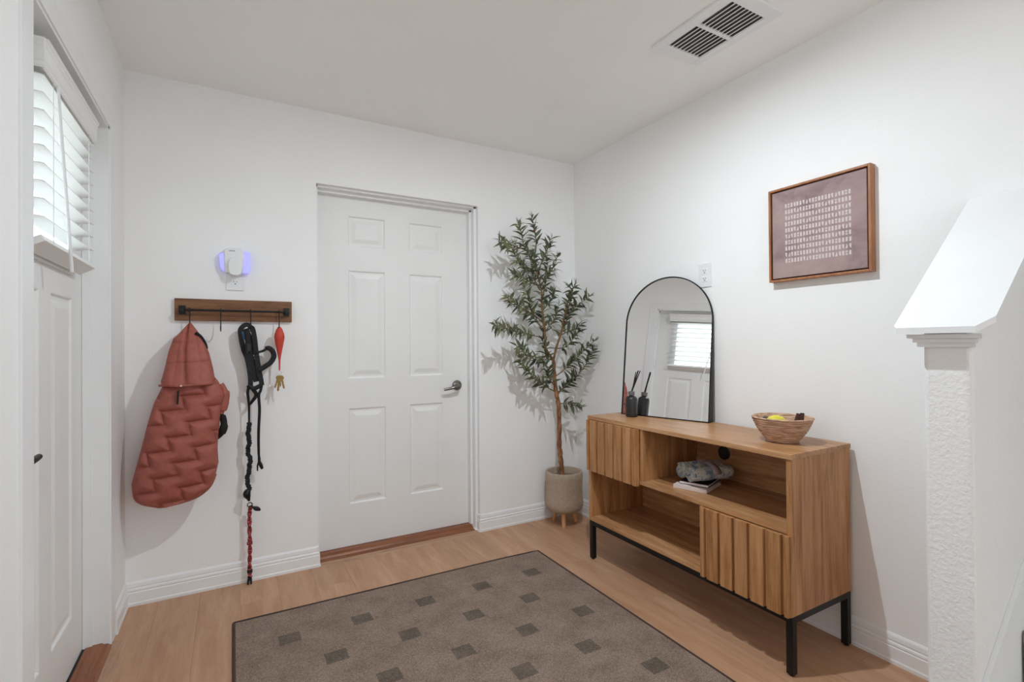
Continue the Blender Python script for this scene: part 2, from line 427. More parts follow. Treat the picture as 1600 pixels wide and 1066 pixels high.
# stair half wall and its sloping cap
SL = 0.823
def cap_z(x): return 1.213 + (x + 0.525) * SL
kw = MB()
poly = [(-0.48, -0.05), (0.0, -0.05), (0.0, cap_z(0.0) - 0.045), (-0.48, cap_z(-0.48) - 0.045)]
kw.prism(poly, lambda a, b, h: (a, h, b), KY0, KY1)
kwo = kw.build('wall_stair', 'knee'); struct(kwo, 'textured white half wall beside the stairs')
md = kwo.modifiers.new('round', 'BEVEL'); md.width = 0.012; md.segments = 4; md.limit_method = 'ANGLE'; md.angle_limit = math.radians(50)
capo = root('stair_cap', (-0.525, (KY0 + KY1) / 2, 1.18), 'white sloping wooden cap on the stair half wall', 'stair cap'); capo['kind'] = 'structure'; del capo['category']
def slope_board(mb, y0, y1, x0, x1, dz0, dz1, ch=0.0):
    # outline in plan with chamfered low corners, sheared along the stair pitch
    pl = [(x0 + ch, y0), (x1, y0), (x1, y1), (x0 + ch * 0.25, y1), (x0, y1 - ch * 0.25), (x0, y0 + ch)] if ch else [(x0, y0), (x1, y0), (x1, y1), (x0, y1)]
    n = len(pl); vs = [(a, b, cap_z(a) + dz0) for a, b in pl] + [(a, b, cap_z(a) + dz1) for a, b in pl]
    mb.add(vs, [tuple(range(n))[::-1], tuple(range(n, 2 * n))] + [(i, (i + 1) % n, n + (i + 1) % n, n + i) for i in range(n)])
m = MB(); slope_board(m, -2.356, -2.152, -0.525, -0.001, -0.016, 0.0, 0.03); m.build('cap_board', 'trim', capo)
# bed mould: three stepped pieces on the end and along both sides
m = MB()
for k, (o, z0, z1) in enumerate(((0.026, -0.027, -0.016), (0.016, -0.038, -0.027), (0.009, -0.050, -0.038))):
    x0 = -0.48 - o
    m.box(x0, -0.47, KY0 - o, KY1 + o, cap_z(-0.525) + z0 - 0.002, cap_z(-0.525) + z1 - 0.002)
    for ya, yb in ((KY1, KY1 + o), (KY0 - o, KY0)):
        slope_board(m, ya, yb, x0 + 0.02, -0.001, z0 - 0.006, z1 - 0.006)
m.build('bed_mould', 'trim', capo)
# stairs beyond the half wall
st = root('staircase', (0, -2.8, 0), 'carpeted stairs rising behind the half wall', 'stairs'); st['kind'] = 'structure'; del st['category']
for k in range(8):
    x = -0.46 + 0.235 * k; z = 0.19 * (k + 1)
    MB().box(x, x + 0.26, -3.275, KY0 - 0.015, z - 0.19, z, 0.012).build('step', 'carpet', st)
MB().prism([(-0.48, 0.0), (1.9, 0.0), (1.9, 0.285 + 2.38 * SL), (-0.48, 0.285)], lambda a, b, h: (a, h, b), KY0 - 0.012, KY0 - 0.0005).build('skirt_board', 'trim', st)

# baseboards (moulded profile), with returns at the door opening
BB = [(0.0, 0.0), (0.014, 0.0), (0.0145, 0.012), (0.012, 0.018), (0.012, 0.060), (0.0095, 0.064), (0.0115, 0.069), (0.0105, 0.076), (0.0075, 0.080), (0.0085, 0.086), (0.0065, 0.100), (0.002, 0.108), (0.0, 0.108)]
def base_run(name, p0, p1, out, label=None):
    """p0->p1 along the wall foot, out = unit vector into the room"""
    p0 = Vector(p0); p1 = Vector(p1); o = Vector(out); n = len(BB)
    vs = [p0 + o * d + Vector((0, 0, z)) for d, z in BB] + [p1 + o * d + Vector((0, 0, z)) for d, z in BB]
    m = MB().add(vs, [tuple(range(n)), tuple(range(n, 2 * n))[::-1]] + [(i, (i + 1) % n, n + (i + 1) % n, n + i) for i in range(n)])
    return struct(m.build(name, 'trim'), label)
base_run('baseboard_back', (-W, 0, 0), (OX0 + 0.004, 0, 0), (0, -1, 0), 'white moulded baseboard left of the back door')
base_run('baseboard_back_right', (OX1 - 0.004, 0, 0), (0, 0, 0), (0, -1, 0), 'white moulded baseboard behind the planter')
base_run('baseboard_right', (0, 0, 0), (0, KY1, 0), (-1, 0, 0), 'white moulded baseboard behind the sideboard')
base_run('baseboard_left', (-W, -0.255, 0), (-W, 0, 0), (1, 0, 0), 'short white baseboard beside the front door')
base_run('baseboard_left_rear', (-W, BACK_Y, 0), (-W, LY0 - 0.08, 0), (1, 0, 0))
# small return pieces into the door opening
for xx, sx in ((OX0, 1), (OX1, -1)):
    n = len(BB); p0 = Vector((xx, -0.010, 0)); p1 = Vector((xx, 0.036, 0)); o = Vector((sx, 0, 0))
    vs = [p0 + o * d * 0.8 + Vector((0, 0, z)) for d, z in BB] + [p1 + o * d * 0.8 + Vector((0, 0, z)) for d, z in BB]
    struct(MB().add(vs, [tuple(range(n)), tuple(range(n, 2 * n))[::-1]] + [(i, (i + 1) % n, n + (i + 1) % n, n + i) for i in range(n)]).build('trim_return', 'trim'), 'baseboard return at the back door opening')

# ------------------------------------------------------------------ doors
def panel_mesh(mp, u0, u1, v0, v1):
    """raised panel: mp(u, v, w) with w = height above the door face"""
    rings = [(0.0, 0.0), (0.004, -0.001), (0.010, -0.0075), (0.020, -0.0075), (0.024, -0.0068), (0.044, -0.0015), (0.048, -0.001)]
    vs, fs = [], []
    for d, w in rings:
        vs += [mp(u0 + d, v0 + d, w), mp(u1 - d, v0 + d, w), mp(u1 - d, v1 - d, w), mp(u0 + d, v1 - d, w)]
    for r in range(len(rings) - 1):
        for k in range(4): fs.append((r * 4 + k, r * 4 + (k + 1) % 4, (r + 1) * 4 + (k + 1) % 4, (r + 1) * 4 + k))
    e = (len(rings) - 1) * 4; fs.append((e, e + 1, e + 2, e + 3))
    # back plate closes the panel
    b = len(vs); vs += [mp(u0, v0, -0.036), mp(u1, v0, -0.036), mp(u1, v1, -0.036), mp(u0, v1, -0.036)]
    fs.append((b + 3, b + 2, b + 1, b))
    for k in range(4): fs.append((k, b + k, b + (k + 1) % 4, (k + 1) % 4))
    return MB().add(vs, fs)
def slab_mesh(mp, us, vs_, holes, t=0.036):
    m = MB()
    for i in range(len(us) - 1):
        for j in range(len(vs_) - 1):
            if (i, j) in holes: continue
            u0, u1, v0, v1 = us[i], us[i + 1], vs_[j], vs_[j + 1]
            p = [mp(u, v, w) for w in (-t, 0) for u, v in ((u0, v0), (u1, v0), (u1, v1), (u0, v1))]
            m.add(p, [(0, 3, 2, 1), (4, 5, 6, 7), (0, 1, 5, 4), (1, 2, 6, 5), (2, 3, 7, 6), (3, 0, 4, 7)])
    return m

# interior six-panel door in the back wall
DY = 0.112
mpb = lambda u, v, w: (u, DY - w, v)
d2 = root('door_2', (-1.2425, DY, 0.0), 'white six panel interior door with a lever handle', 'door'); d2['kind'] = 'structure'; del d2['category']
us = [-1.696, -1.528, -1.310, -1.168, -0.948, -0.774]; vz = [0.030, 0.266, 0.816, 0.985, 1.610, 1.746, 1.924, 2.030]
holes = {(i, j) for i in (1, 3) for j in (1, 3, 5)}
slab_mesh(mpb, us, vz, holes).build('door_slab', 'door', d2)
for i, j in sorted(holes): panel_mesh(mpb, us[i], us[i + 1], vz[j], vz[j + 1]).build('panel', 'door', d2)
lv = MB().lathe([(0.0, 0), (0.026, 0), (0.031, 0.003), (0.032, 0.008), (0.028, 0.013), (0.012, 0.016), (0.011, 0.050), (0.0, 0.050)], (0, 0, 0), 32, 'y', False, False)
lv.v = [(x - 0.858, DY - y, z + 0.918) for x, y, z in lv.v]
rose = lv.build('handle_rose', 'nickel', d2, True)
MB().tube(smooth_path([(-0.858, DY - 0.046, 0.916), (-0.868, DY - 0.054, 0.914), (-0.896, DY - 0.056, 0.909), (-0.931, DY - 0.054, 0.902), (-0.962, DY - 0.050, 0.898)], 5), [0.0115] * 6 + [0.0105] * 6 + [0.0085] * 9, 10).build('lever', 'nickel', rose, True)
for z in (0.30, 1.05, 1.80): MB().tube([(-1.700, DY - 0.004, z - 0.045), (-1.700, DY - 0.004, z + 0.045)], 0.006, 8).build('hinge', 'trim', d2, True)
# jambs and stops
tj = MB()
for x0, x1 in ((OX0 - 0.001, OX0 + 0.010), (OX1 - 0.016, OX1 + 0.001)): tj.box(x0, x1, 0.030, 0.158, 0.0, OZ)
tj.box(OX0, OX1, 0.030, 0.158, OZ - 0.010, OZ + 0.001)
tj.box(OX1 - 0.030, OX1 - 0.016, 0.070, DY - 0.001, 0.03, OZ - 0.014); tj.box(OX0 + 0.010, OX0 + 0.014, 0.070, DY - 0.001, 0.03, OZ - 0.014)
tj.box(OX0 + 0.010, OX1 - 0.016, 0.070, DY - 0.001, OZ - 0.024, OZ - 0.010)
struct(tj.build('trim_1', 'trim'), 'white jamb around the back door')
tr = MB().prism([(0.020, 0.0), (0.15, 0.0), (0.15, 0.028), (0.075, 0.027), (0.064, 0.020), (0.054, 0.020), (0.046, 0.011), (0.020, 0.010)], lambda a, b, h: (h, a, b), OX0 + 0.011, OX1 - 0.023)
struct(tr.build('trim_2', 'threshold'), 'brown wooden threshold under the back door')
struct(MB().prism([(-0.022, 0.0), (0.022, 0.0), (0.022, 0.007), (-0.016, 0.005)], lambda a, b, h: (h, a, b), OX0 + 0.014, OX1 - 0.014).build('trim_3', 'strip'), 'pale flooring strip before the back door')

# front door in the left wall (faces +x)
DX = -2.610
mpl = lambda u, v, w: (DX + w, u, v)
d1 = root('door_1', (DX, -0.775, 0.0), 'white front door with a blind over its upper window', 'door'); d1['kind'] = 'structure'; del d1['category']
us = [-1.228, -1.075, -1.035, -0.835, -0.725, -0.525, -0.485, -0.325]; vz = [0.022, 0.205, 1.355, 1.455, 1.925, 2.046]
holes = {(1, 1), (2, 1), (4, 1), (5, 1), (2, 3), (3, 3), (4, 3)}
slab_mesh(mpl, us, vz, holes, 0.042).build('door_slab', 'door', d1)
for i in (1, 4): panel_mesh(mpl, us[i], us[i + 2], vz[1], vz[2]).build('panel', 'door', d1)
win = MB()
wu0, wu1, wv0, wv1 = us[2], us[5], vz[3], vz[4]
for a0, a1, b0, b1 in ((wu0 - 0.02, wu1 + 0.02, wv0 - 0.02, wv0 + 0.015), (wu0 - 0.02, wu1 + 0.02, wv1 - 0.015, wv1 + 0.02), (wu0 - 0.02, wu0 + 0.015, wv0, wv1), (wu1 - 0.015, wu1 + 0.02, wv0, wv1)):
    win.box(DX - 0.046, DX + 0.010, a0, a1, b0, b1)
w1 = win.build('window_1', 'trim', d1)
MB().box(DX - 0.024, DX - 0.019, wu0 + 0.006, wu1 - 0.006, wv0 + 0.006, wv1 - 0.006).build('pane', 'pane', w1)
# black lever near the latch edge
hl = MB().lathe([(0.0, 0), (0.030, 0), (0.032, 0.008), (0.012, 0.012), (0.011, 0.048), (0.0, 0.048)], (0, 0, 0), 28, 'x', False, False)
hl.v = [(DX + x, y - 1.160, z + 0.885) for x, y, z in hl.v]
hro = hl.build('handle_rose', 'black_metal', d1, True)
MB().tube([(DX + 0.048, -1.160, 0.885), (DX + 0.054, -1.15, 0.885), (DX + 0.055, -1.10, 0.885), (DX + 0.052, -1.045, 0.885)], [0.010, 0.010, 0.009, 0.008], 10).build('lever', 'black_metal', hro, True)
# jamb, stop, flat casing
tj = MB()
for y0, y1 in ((LY1 - 0.012, LY1 + 0.001), (LY0 - 0.001, LY0 + 0.008)): tj.box(-W - 0.139, -W + 0.002, y0, y1, 0.0, LZ)
tj.box(-W - 0.139, -W + 0.002, LY0, LY1, LZ - 0.010, LZ + 0.001)
tj.box(DX + 0.001, DX + 0.030, LY1 - 0.020, LY1 - 0.012, 0.02, LZ - 0.01); tj.box(DX + 0.001, DX + 0.030, LY0, LY1, LZ - 0.022, LZ - 0.010)
struct(tj.build('trim_4', 'trim'), 'white jamb around the front door')
tcg = MB()
for y0, y1, z0, z1 in ((LY1, LY1 + 0.078, 0.0, LZ + 0.078), (LY0 - 0.078, LY0, 0.0, LZ + 0.078), (LY0, LY1, LZ, LZ + 0.078)):
    tcg.box(-W - 0.001, -W + 0.007, y0, y1, z0, z1, 0.002)
struct(tcg.build('trim_5', 'trim'), 'flat white casing around the front door')
struct(MB().prism([(-2.60, 0.0), (-2.522, 0.0), (-2.522, 0.010), (-2.535, 0.018), (-2.545, 0.018), (-2.552, 0.024), (-2.60, 0.024)], lambda a, b, h: (a, h, b), LY0 + 0.008, LY1 - 0.012).build('trim_6', 'threshold_y'), 'brown wooden threshold under the front door')
struct(MB().prism([(-2.524, 0.0), (-2.478, 0.0), (-2.484, 0.004), (-2.524, 0.006)], lambda a, b, h: (a, h, b), LY0 + 0.0, LY1 + 0.02).build('trim_7', 'strip_y'), 'pale flooring strip before the front door')
struct(MB().box(DX - 0.04, DX + 0.012, LY0 + 0.012, LY1 - 0.012, 0.0, 0.020).build('trim_8', 'slot'), 'dark weather strip under the front door')
# ground outside the front door, made pale to bounce light onto the blind slats
struct(MB().box(-5.2, -W - 0.141, -3.2, 1.2, -0.10, -0.02).build('porch_floor', 'concrete'))
struct(MB().box(-30, -5.2, -14, 14, -0.30, -0.12).build('driveway', 'concrete'))
# ------------------------------------------------------------------ blind on the front door
VY0, VY1 = -1.052, -0.470
bl = root('window_blind', (-2.57, -0.76, 1.44), 'white faux wood slat blind on the front door window', 'blind')
vp = [(0.0, 0.0), (0.006, 0.0), (0.010, 0.006), (0.010, 0.014), (0.013, 0.020), (0.013, 0.052), (0.016, 0.060), (0.016, 0.066), (0.020, 0.072), (0.020, 0.078), (0.0, 0.082)]
vf = -2.5545
val = MB().prism(vp, lambda a, b, h: (vf + a, h, 1.930 + b), VY0, VY1)
for y, s in ((VY0, -1), (VY1, 1)):      # returns at both ends follow the same profile
    val.prism([(a * 0.6, b) for a, b in vp], lambda a, b, h, y=y, s=s: (h, y + s * (a - 0.002), 1.930 + b), DX + 0.002, vf + 0.012)
val.build('valance', 'blind', bl)
MB().box(DX + 0.004, vf - 0.003, VY0 + 0.012, VY1 - 0.012, 1.945, 1.990).build('headrail', 'blind', bl)
SX0, SX1 = DX + 0.013, DX + 0.062
NS = 9
for k in range(NS):
    z = 1.914 - 0.0480 * k
    n = 5; prof = []
    for q in range(n + 1):
        t = q / n; prof.append((SX0 + (SX1 - SX0) * t, z + 0.004 * (1 - (2 * t - 1) ** 2) - 0.004 + 0.004 * t))
    poly = prof + [(a, b + 0.0026) for a, b in prof[::-1]]
    MB().prism(poly, lambda a, b, h: (a, h, b), VY0 + 0.012, VY1 - 0.012).build('slat', 'blind', bl)
rail = MB().box(-0.026, 0.026, VY0 + 0.010, VY1 - 0.010, -0.010, 0.010, 0.003)
ca, sa = math.cos(-0.52), math.sin(-0.52)
rail.v = [(DX + 0.038 + x * ca + z * sa, y, 1.462 - x * sa + z * ca) for x, y, z in rail.v]
rail.build('bottom_rail', 'blind', bl)
for y in (VY0 + 0.09, VY1 - 0.09):
    m = MB()
    for xx in (SX0 - 0.001, SX1 + 0.001): m.tube([(xx, y, 1.95), (xx, y, 1.47)], 0.0011, 5)
    m.build('ladder_cord', 'cord', bl)
MB().tube([(-2.538, -0.957, 1.925), (-2.538, -0.93, 1.80), (-2.536, -0.87, 1.56), (-2.535, -0.835, 1.408)], [0.0035, 0.0045, 0.0045, 0.005], 8).build('tilt_wand', 'plastic', bl, True)

# ------------------------------------------------------------------ ceiling air vent
vx0, vx1, vy0, vy1 = -0.548, -0.268, -1.698, -1.292
vt = root('ceiling_vent', (-0.408, -1.495, H), 'white louvred air vent in the ceiling', 'vent')
m = MB(); ix0, ix1, iy0, iy1, iy2 = -0.506, -0.308, -1.646, -1.340, -1.493
fr = MB()
for a in ((vx0, ix0, vy0, vy1), (ix1, vx1, vy0, vy1), (ix0, ix1, vy0, iy0), (ix0, ix1, iy1, vy1), (ix0, ix1, iy2 - 0.008, iy2 + 0.008)):
    fr.box(*a, H - 0.010, H - 0.0005, 0.0015)
fr.build('frame', 'trim', vt)
MB().box(ix0 - 0.004, ix1 + 0.004, iy0 - 0.004, iy1 + 0.004, H - 0.0018, H - 0.0006).build('duct_shade_sheet', 'vent_shade', vt)  # dark sheet in place of the unlit duct, shade put into its colour
for half in ((iy0, iy2 - 0.008), (iy2 + 0.008, iy1)):
    for k in range(10):
        x = ix0 + 0.004 + k * (ix1 - ix0 - 0.008) / 9
        MB().prism([(x - 0.0062, H - 0.0092), (x - 0.0040, H - 0.0098), (x + 0.0085, H - 0.0032), (x + 0.0070, H - 0.0022)], lambda a, b, h: (a, h, b), *half).build('louvre', 'trim', vt)

# ------------------------------------------------------------------ ceiling light (just above the frame)
cl = root('ceiling_light', (LAMP[0], LAMP[1], H), 'small round white ceiling light at the room centre', 'ceiling light')
MB().lathe([(0.0, H - 0.0005), (0.066, H - 0.0005), (0.066, H - 0.030), (0.058, H - 0.052), (0.050, H - 0.054), (0.047, H - 0.050), (0.040, H - 0.012), (0.0, H - 0.010)], (LAMP[0], LAMP[1], 0), 48, 'z', False, False).build('housing', 'trim', cl, True)
MB().lathe([(0.0, H - 0.0105), (0.012, H - 0.0105), (0.012, H - 0.018), (0.0, H - 0.018)], (LAMP[0], LAMP[1], 0), 24, 'z', False, False).build('lamp_holder', 'plastic', cl)
_lo.parent = cl; _lo.matrix_parent_inverse = WM[cl.name].inverted()

# ------------------------------------------------------------------ rug
RX0, RX1, RY0, RY1 = -2.104, -0.606, -2.55, -0.432
rg = root('rug', ((RX0 + RX1) / 2, (RY0 + RY1) / 2, 0), 'brown entry rug with a scatter of dark squares', 'rug')
def rug_edge(x): return RY1 + 0.018 * (max(0.0, RX1 - x) / (RX1 - RX0)) ** 1.5 - 0.016 * max(0, 1 - (RX1 - x) / 0.35) ** 2 * 0.8
m = MB(); N = 40; xs = [RX0 + (RX1 - RX0) * i / N for i in range(N + 1)]
vs = []
for x in xs: vs += [(x, RY0, 0.0005), (x, rug_edge(x), 0.0005), (x, rug_edge(x), 0.009), (x, RY0, 0.009)]
fs = []
for i in range(N):
    for k in range(4): fs.append((i * 4 + k, i * 4 + (k + 1) % 4, i * 4 + 4 + (k + 1) % 4, i * 4 + 4 + k))
fs += [(3, 2, 1, 0), (N * 4, N * 4 + 1, N * 4 + 2, N * 4 + 3)]
m.add(vs, fs).build('pile', 'rug', rg)
m = MB()
loop = [(x, rug_edge(x), 0.0065) for x in xs] + [(RX1, RY0, 0.0065), (RX0, RY0, 0.0065), (RX0, rug_edge(RX0), 0.0065)]
m.tube(loop, 0.0062, 6, False)
m.build('binding', 'rug_binding', rg)

# ------------------------------------------------------------------ sideboard
CY0, CY1 = -1.788, -0.652      # near / far end
CX0, CX1 = -0.402, -0.018      # front / back
ZB, ZT = 0.212, 0.782
sb = root('sideboard', ((CX0 + CX1) / 2, (CY0 + CY1) / 2, 0), 'oak sideboard with two fluted doors on black metal legs', 'sideboard')
T = 0.019
MB().box(CX0 - 0.004, CX1, CY0 - 0.003, CY1 + 0.003, ZT - T, ZT, 0.0015).build('top', 'cab_y', sb)
MB().box(CX0, CX1, CY0, CY0 + T, ZB + 0.0, ZT - T - 0.0005, 0.001).build('side_panel', 'cab', sb)
MB().box(CX0, CX1, CY1 - T, CY1, ZB + 0.0, ZT - T - 0.0005, 0.001).build('side_panel', 'cab', sb)
MB().box(CX0, CX1 - 0.006, CY0 + T + 0.0005, CY1 - T - 0.0005, ZB, ZB + T, 0.001).build('bottom', 'cab_y', sb)
ZM = 0.497
MB().box(CX0, CX1 - 0.006, CY0 + T + 0.0005, CY1 - T - 0.0005, ZM, ZM + T, 0.001).build('shelf', 'cab_y', sb)
bk = MB().box(CX1 - 0.006, CX1, CY0 + T, CY1 - T, ZB + 0.001, ZT - T - 0.001).build('back_panel', 'cab_y', sb)
MB().box(CX0, CX1 - 0.007, -1.064, -1.046, ZM + T + 0.0005, ZT - T - 0.0005, 0.001).build('divider', 'cab', sb)
MB().box(CX0, CX1 - 0.007, -1.412, -1.394, ZB + T + 0.0005, ZM - 0.0005, 0.001).build('divider', 'cab', sb)
g = MB().lathe([(0.0, 0.0), (0.033, 0.0), (0.033, 0.004), (0.030, 0.006), (0.027, 0.003), (0.0, 0.003)], (0, 0, 0), 32, 'x', False, False)
g.v = [(CX1 - 0.0062 - x, y - 1.226, z + 0.640) for x, y, z in g.v]
g.build('cable_grommet', 'grommet', bk, True)
def fluted_door(y0, y1, z0, z1, edges):
    d = MB().box(CX0 - 0.0085, CX0 - 0.0005, y0, y1, z0, z1, 0.001).build('door', 'cab', sb)
    for a, b in zip(edges[:-1], edges[1:]):
        a, b = max(a, b), min(a, b)
        lo, hi = b + 0.0058, a - 0.0058
        MB().prism([(hi, CX0 - 0.0085), (lo, CX0 - 0.0085), (lo + 0.0012, CX0 - 0.0205), (hi - 0.0012, CX0 - 0.0205)], lambda p, q, h: (q, p, h), z0, z1).build('slat', 'cab', d)
e = [-1.404, -1.436, -1.5013, -1.5666, -1.632, -1.6973, -1.7626, -1.790]
fluted_door(-1.788, -1.404, 0.212, ZM - 0.002, e)
e = [-0.652, -0.681, -0.746, -0.811, -0.876, -0.941, -1.006, -1.046]
fluted_door(-1.044, -0.652, ZM - 0.008, ZT - T - 0.002, e)
lf = MB()
LB = 0.0125
for y in (CY0 + LB + 0.002, CY1 - LB - 0.002):
    for x in (CX0 + LB + 0.002, CX1 - LB - 0.002):
        lg = MB().box(x - LB, x + LB, y - LB, y + LB, 0.006, ZB - 0.0005, 0.0012).build('leg', 'black_metal', sb)
        MB().lathe([(0.0, 0.0), (0.0095, 0.0), (0.0105, 0.002), (0.0105, 0.0065), (0.0, 0.0065)], (x, y, 0), 16, 'z', False, False).build('foot', 'grommet', lg)
xa, xb = CX0 + 2 * LB + 0.002, CX1 - 2 * LB - 0.002; ya, yb = CY0 + 2 * LB + 0.002, CY1 - 2 * LB - 0.002
for x in (CX0 + LB + 0.002, CX1 - LB - 0.002): MB().box(x - LB, x + LB, ya, yb, ZB - 0.0255, ZB - 0.0005, 0.001).build('rail', 'black_metal', sb)
for y in (CY0 + LB + 0.002, CY1 - LB - 0.002): MB().box(xa, xb, y - LB, y + LB, ZB - 0.0255, ZB - 0.0005, 0.001).build('rail', 'black_metal', sb)

# ------------------------------------------------------------------ arched mirror leaning on the wall
MA = Vector((-0.213, -0.705, ZT)); me_ = Vector((0.283, -0.959, 0)).normalized(); MWd, MH = 0.495, 0.757
mn = Vector((-me_.y, me_.x, 0)); LEAN = math.radians(6.6)
mu = mn * math.sin(LEAN) + Vector((0, 0, 1)) * math.cos(LEAN); mN = me_.cross(mu).normalized()   # mN points into the room
if mN.x > 0: mN = -mN
mr = root('arched_mirror', tuple(MA + me_ * MWd / 2), 'arched mirror with a thin black frame leaning on the wall', 'mirror')
def arch(inset, n=36):
    w = MWd / 2 - inset; r = w; h0 = MH - MWd / 2
    pts = [(-w, inset), (w, inset)]
    for i in range(n + 1):
        a = math.pi * i / n; pts.append((r * math.cos(a), h0 + r * math.sin(a)))
    return pts
def mp3(a, b, d): return MA + me_ * (MWd / 2 + a) + mu * b - mN * d     # d = depth behind the front plane
def dep(b): return 0.046 - 0.036 * min(1, max(0, b) / 0.50)
out, inn = arch(0.0), arch(0.006); n = len(out)
vs = [mp3(a, b, 0) for a, b in out] + [mp3(a, b, 0) for a, b in inn] + [mp3(a, b, 0.006) for a, b in inn] + [mp3(a, b, dep(b)) for a, b in out]
vs = [Vector(v) for v in vs]
for v in vs:
    v.z = max(v.z, ZT + 0.0005); v.x = min(v.x, -0.002)
fs = []
for i in range(n):
    j = (i + 1) % n
    fs += [(i, j, n + j, n + i), (n + i, n + j, 2 * n + j, 2 * n + i), (i, 3 * n + i, 3 * n + j, j)]
fs.append(tuple(3 * n + i for i in range(n)))
MB().add(vs, fs).build('frame', 'black_metal', mr)
gi = arch(0.0055)
MB().add([mp3(a, b, 0.004) for a, b in gi], [tuple(range(len(gi)))]).build('mirror_glass', 'mirror', mr)

# ------------------------------------------------------------------ reed diffuser
BX, BY = -0.235, -0.812
rd = root('reed_diffuser', (BX, BY, ZT), 'black glass reed diffuser bottle standing before the mirror', 'diffuser')
MB().lathe([(0.0, 0.0005), (0.028, 0.0005), (0.031, 0.004), (0.0315, 0.010), (0.0315, 0.092), (0.029, 0.102), (0.020, 0.110), (0.0125, 0.113), (0.0125, 0.116), (0.0, 0.116)], (BX, BY, ZT), 36, 'z', False, False).build('bottle', 'glass_black', rd, True)
MB().lathe([(0.0, 0.1165), (0.0165, 0.1165), (0.0175, 0.119), (0.0165, 0.122), (0.0175, 0.126), (0.0175, 0.133), (0.016, 0.136), (0.006, 0.136), (0.006, 0.130), (0.0, 0.130)], (BX, BY, ZT), 30, 'z', False, False).build('collar', 'collar', rd, True)
rr = random.Random(3)
for k in range(8):
    a = rr.uniform(0, 6.28); r0 = rr.uniform(0.0, 0.004); sp = rr.uniform(-0.012, 0.016)
    b = Vector((BX + r0 * math.cos(a), BY + r0 * math.sin(a), ZT + 0.1305))
    tip = Vector((BX + 0.026 + sp * 0.87 + rr.uniform(-.004, .004), BY - 0.024 - sp * 0.49, ZT + 0.246 + rr.uniform(-0.008, 0.004)))
    MB().tube([b, tip], 0.0025, 6).build('reed', 'reed', rd)

# ------------------------------------------------------------------ coiled bowl and contents
CB = Vector((-0.197, -1.628, ZT))
prof = []
outer = [(0.052, 0.0), (0.056, 0.004), (0.060, 0.011), (0.072, 0.026), (0.088, 0.050), (0.099, 0.073), (0.107, 0.092), (0.1095, 0.099)]
def coil_profile(pts, amp, per):
    res = []
    for (r0, h0), (r1, h1) in zip(pts[:-1], pts[1:]):
        L = math.hypot(r1 - r0, h1 - h0); k = max(2, int(L / per * 6))
        for q in range(k):
            t = q / k; r, h = r0 + (r1 - r0) * t, h0 + (h1 - h0) * t
            nx, nh = (h1 - h0) / L, -(r1 - r0) / L
            w = amp * abs(math.sin(math.pi * (h / per)))
            res.append((r + nx * w, max(0.0003, h + nh * w)))
    res.append(pts[-1]); return res
oc = coil_profile(outer, 0.0036, 0.0092)
ic = [(r - 0.0075, h + 0.004) for r, h in outer[::-1]]
ic[0] = (outer[-1][0] - 0.008, 0.0985)
prof = [(0.0, 0.0004)] + oc + ic + [(0.0, 0.0075)]
bw = MB().lathe(prof, CB, 56, 'z', False, False).build('woven_bowl', 'coil', None, True)
tag(bw, 'brown coiled basket bowl standing on the sideboard', 'bowl')
lm = MB().lathe([(0.0, -0.040), (0.006, -0.038), (0.014, -0.032), (0.024, -0.020), (0.0285, -0.004), (0.0285, 0.008), (0.023, 0.022), (0.013, 0.032), (0.005, 0.037), (0.0, 0.038)], (0, 0, 0), 28, 'x', False, False)
lc = CB + Vector((-0.020, 0.012, 0.074)); ang = -0.50
lm.v = [(x * 1.1, y * 1.1, z * 1.05) for x, y, z in lm.v]
lm.v = [(lc.x + x * math.cos(ang) - y * math.sin(ang), lc.y + x * math.sin(ang) + y * math.cos(ang), lc.z + z) for x, y, z in lm.v]
tag(lm.build('lemon', 'lemon', None, True), 'yellow lemon lying in the woven bowl', 'fruit')
def case_piece(dx, dy, rot, lean, label):
    m = MB().box(-0.0035, 0.0035, -0.0085, 0.0085, 0.0, 0.064, 0.003)
    o = m.build('leather_pouch', 'pod', None, True)
    o.matrix_world = Matrix.Translation(CB + Vector((dx, dy, 0.052))) @ Matrix.Rotation(rot, 4, 'Z') @ Matrix.Rotation(lean, 4, 'X')
    tag(o, label, 'pouch', 'brown pieces standing in the bowl')
case_piece(0.020, -0.036, 1.0, 0.30, 'dark brown flat piece standing in the bowl, nearer the lemon')
case_piece(0.038, -0.052, 1.2, 0.12, 'dark brown flat piece standing in the bowl, nearer the rim')
o = MB().box(-0.022, 0.022, -0.011, 0.011, -0.012, 0.012, 0.003).build('dark_box', 'darkbox', None)
o.matrix_world = Matrix.Translation(CB + Vector((-0.012, 0.062, 0.078))) @ Matrix.Rotation(0.45, 4, 'Z') @ Matrix.Rotation(0.35, 4, 'X')
tag(o, 'small dark box behind the lemon in the bowl', 'box')

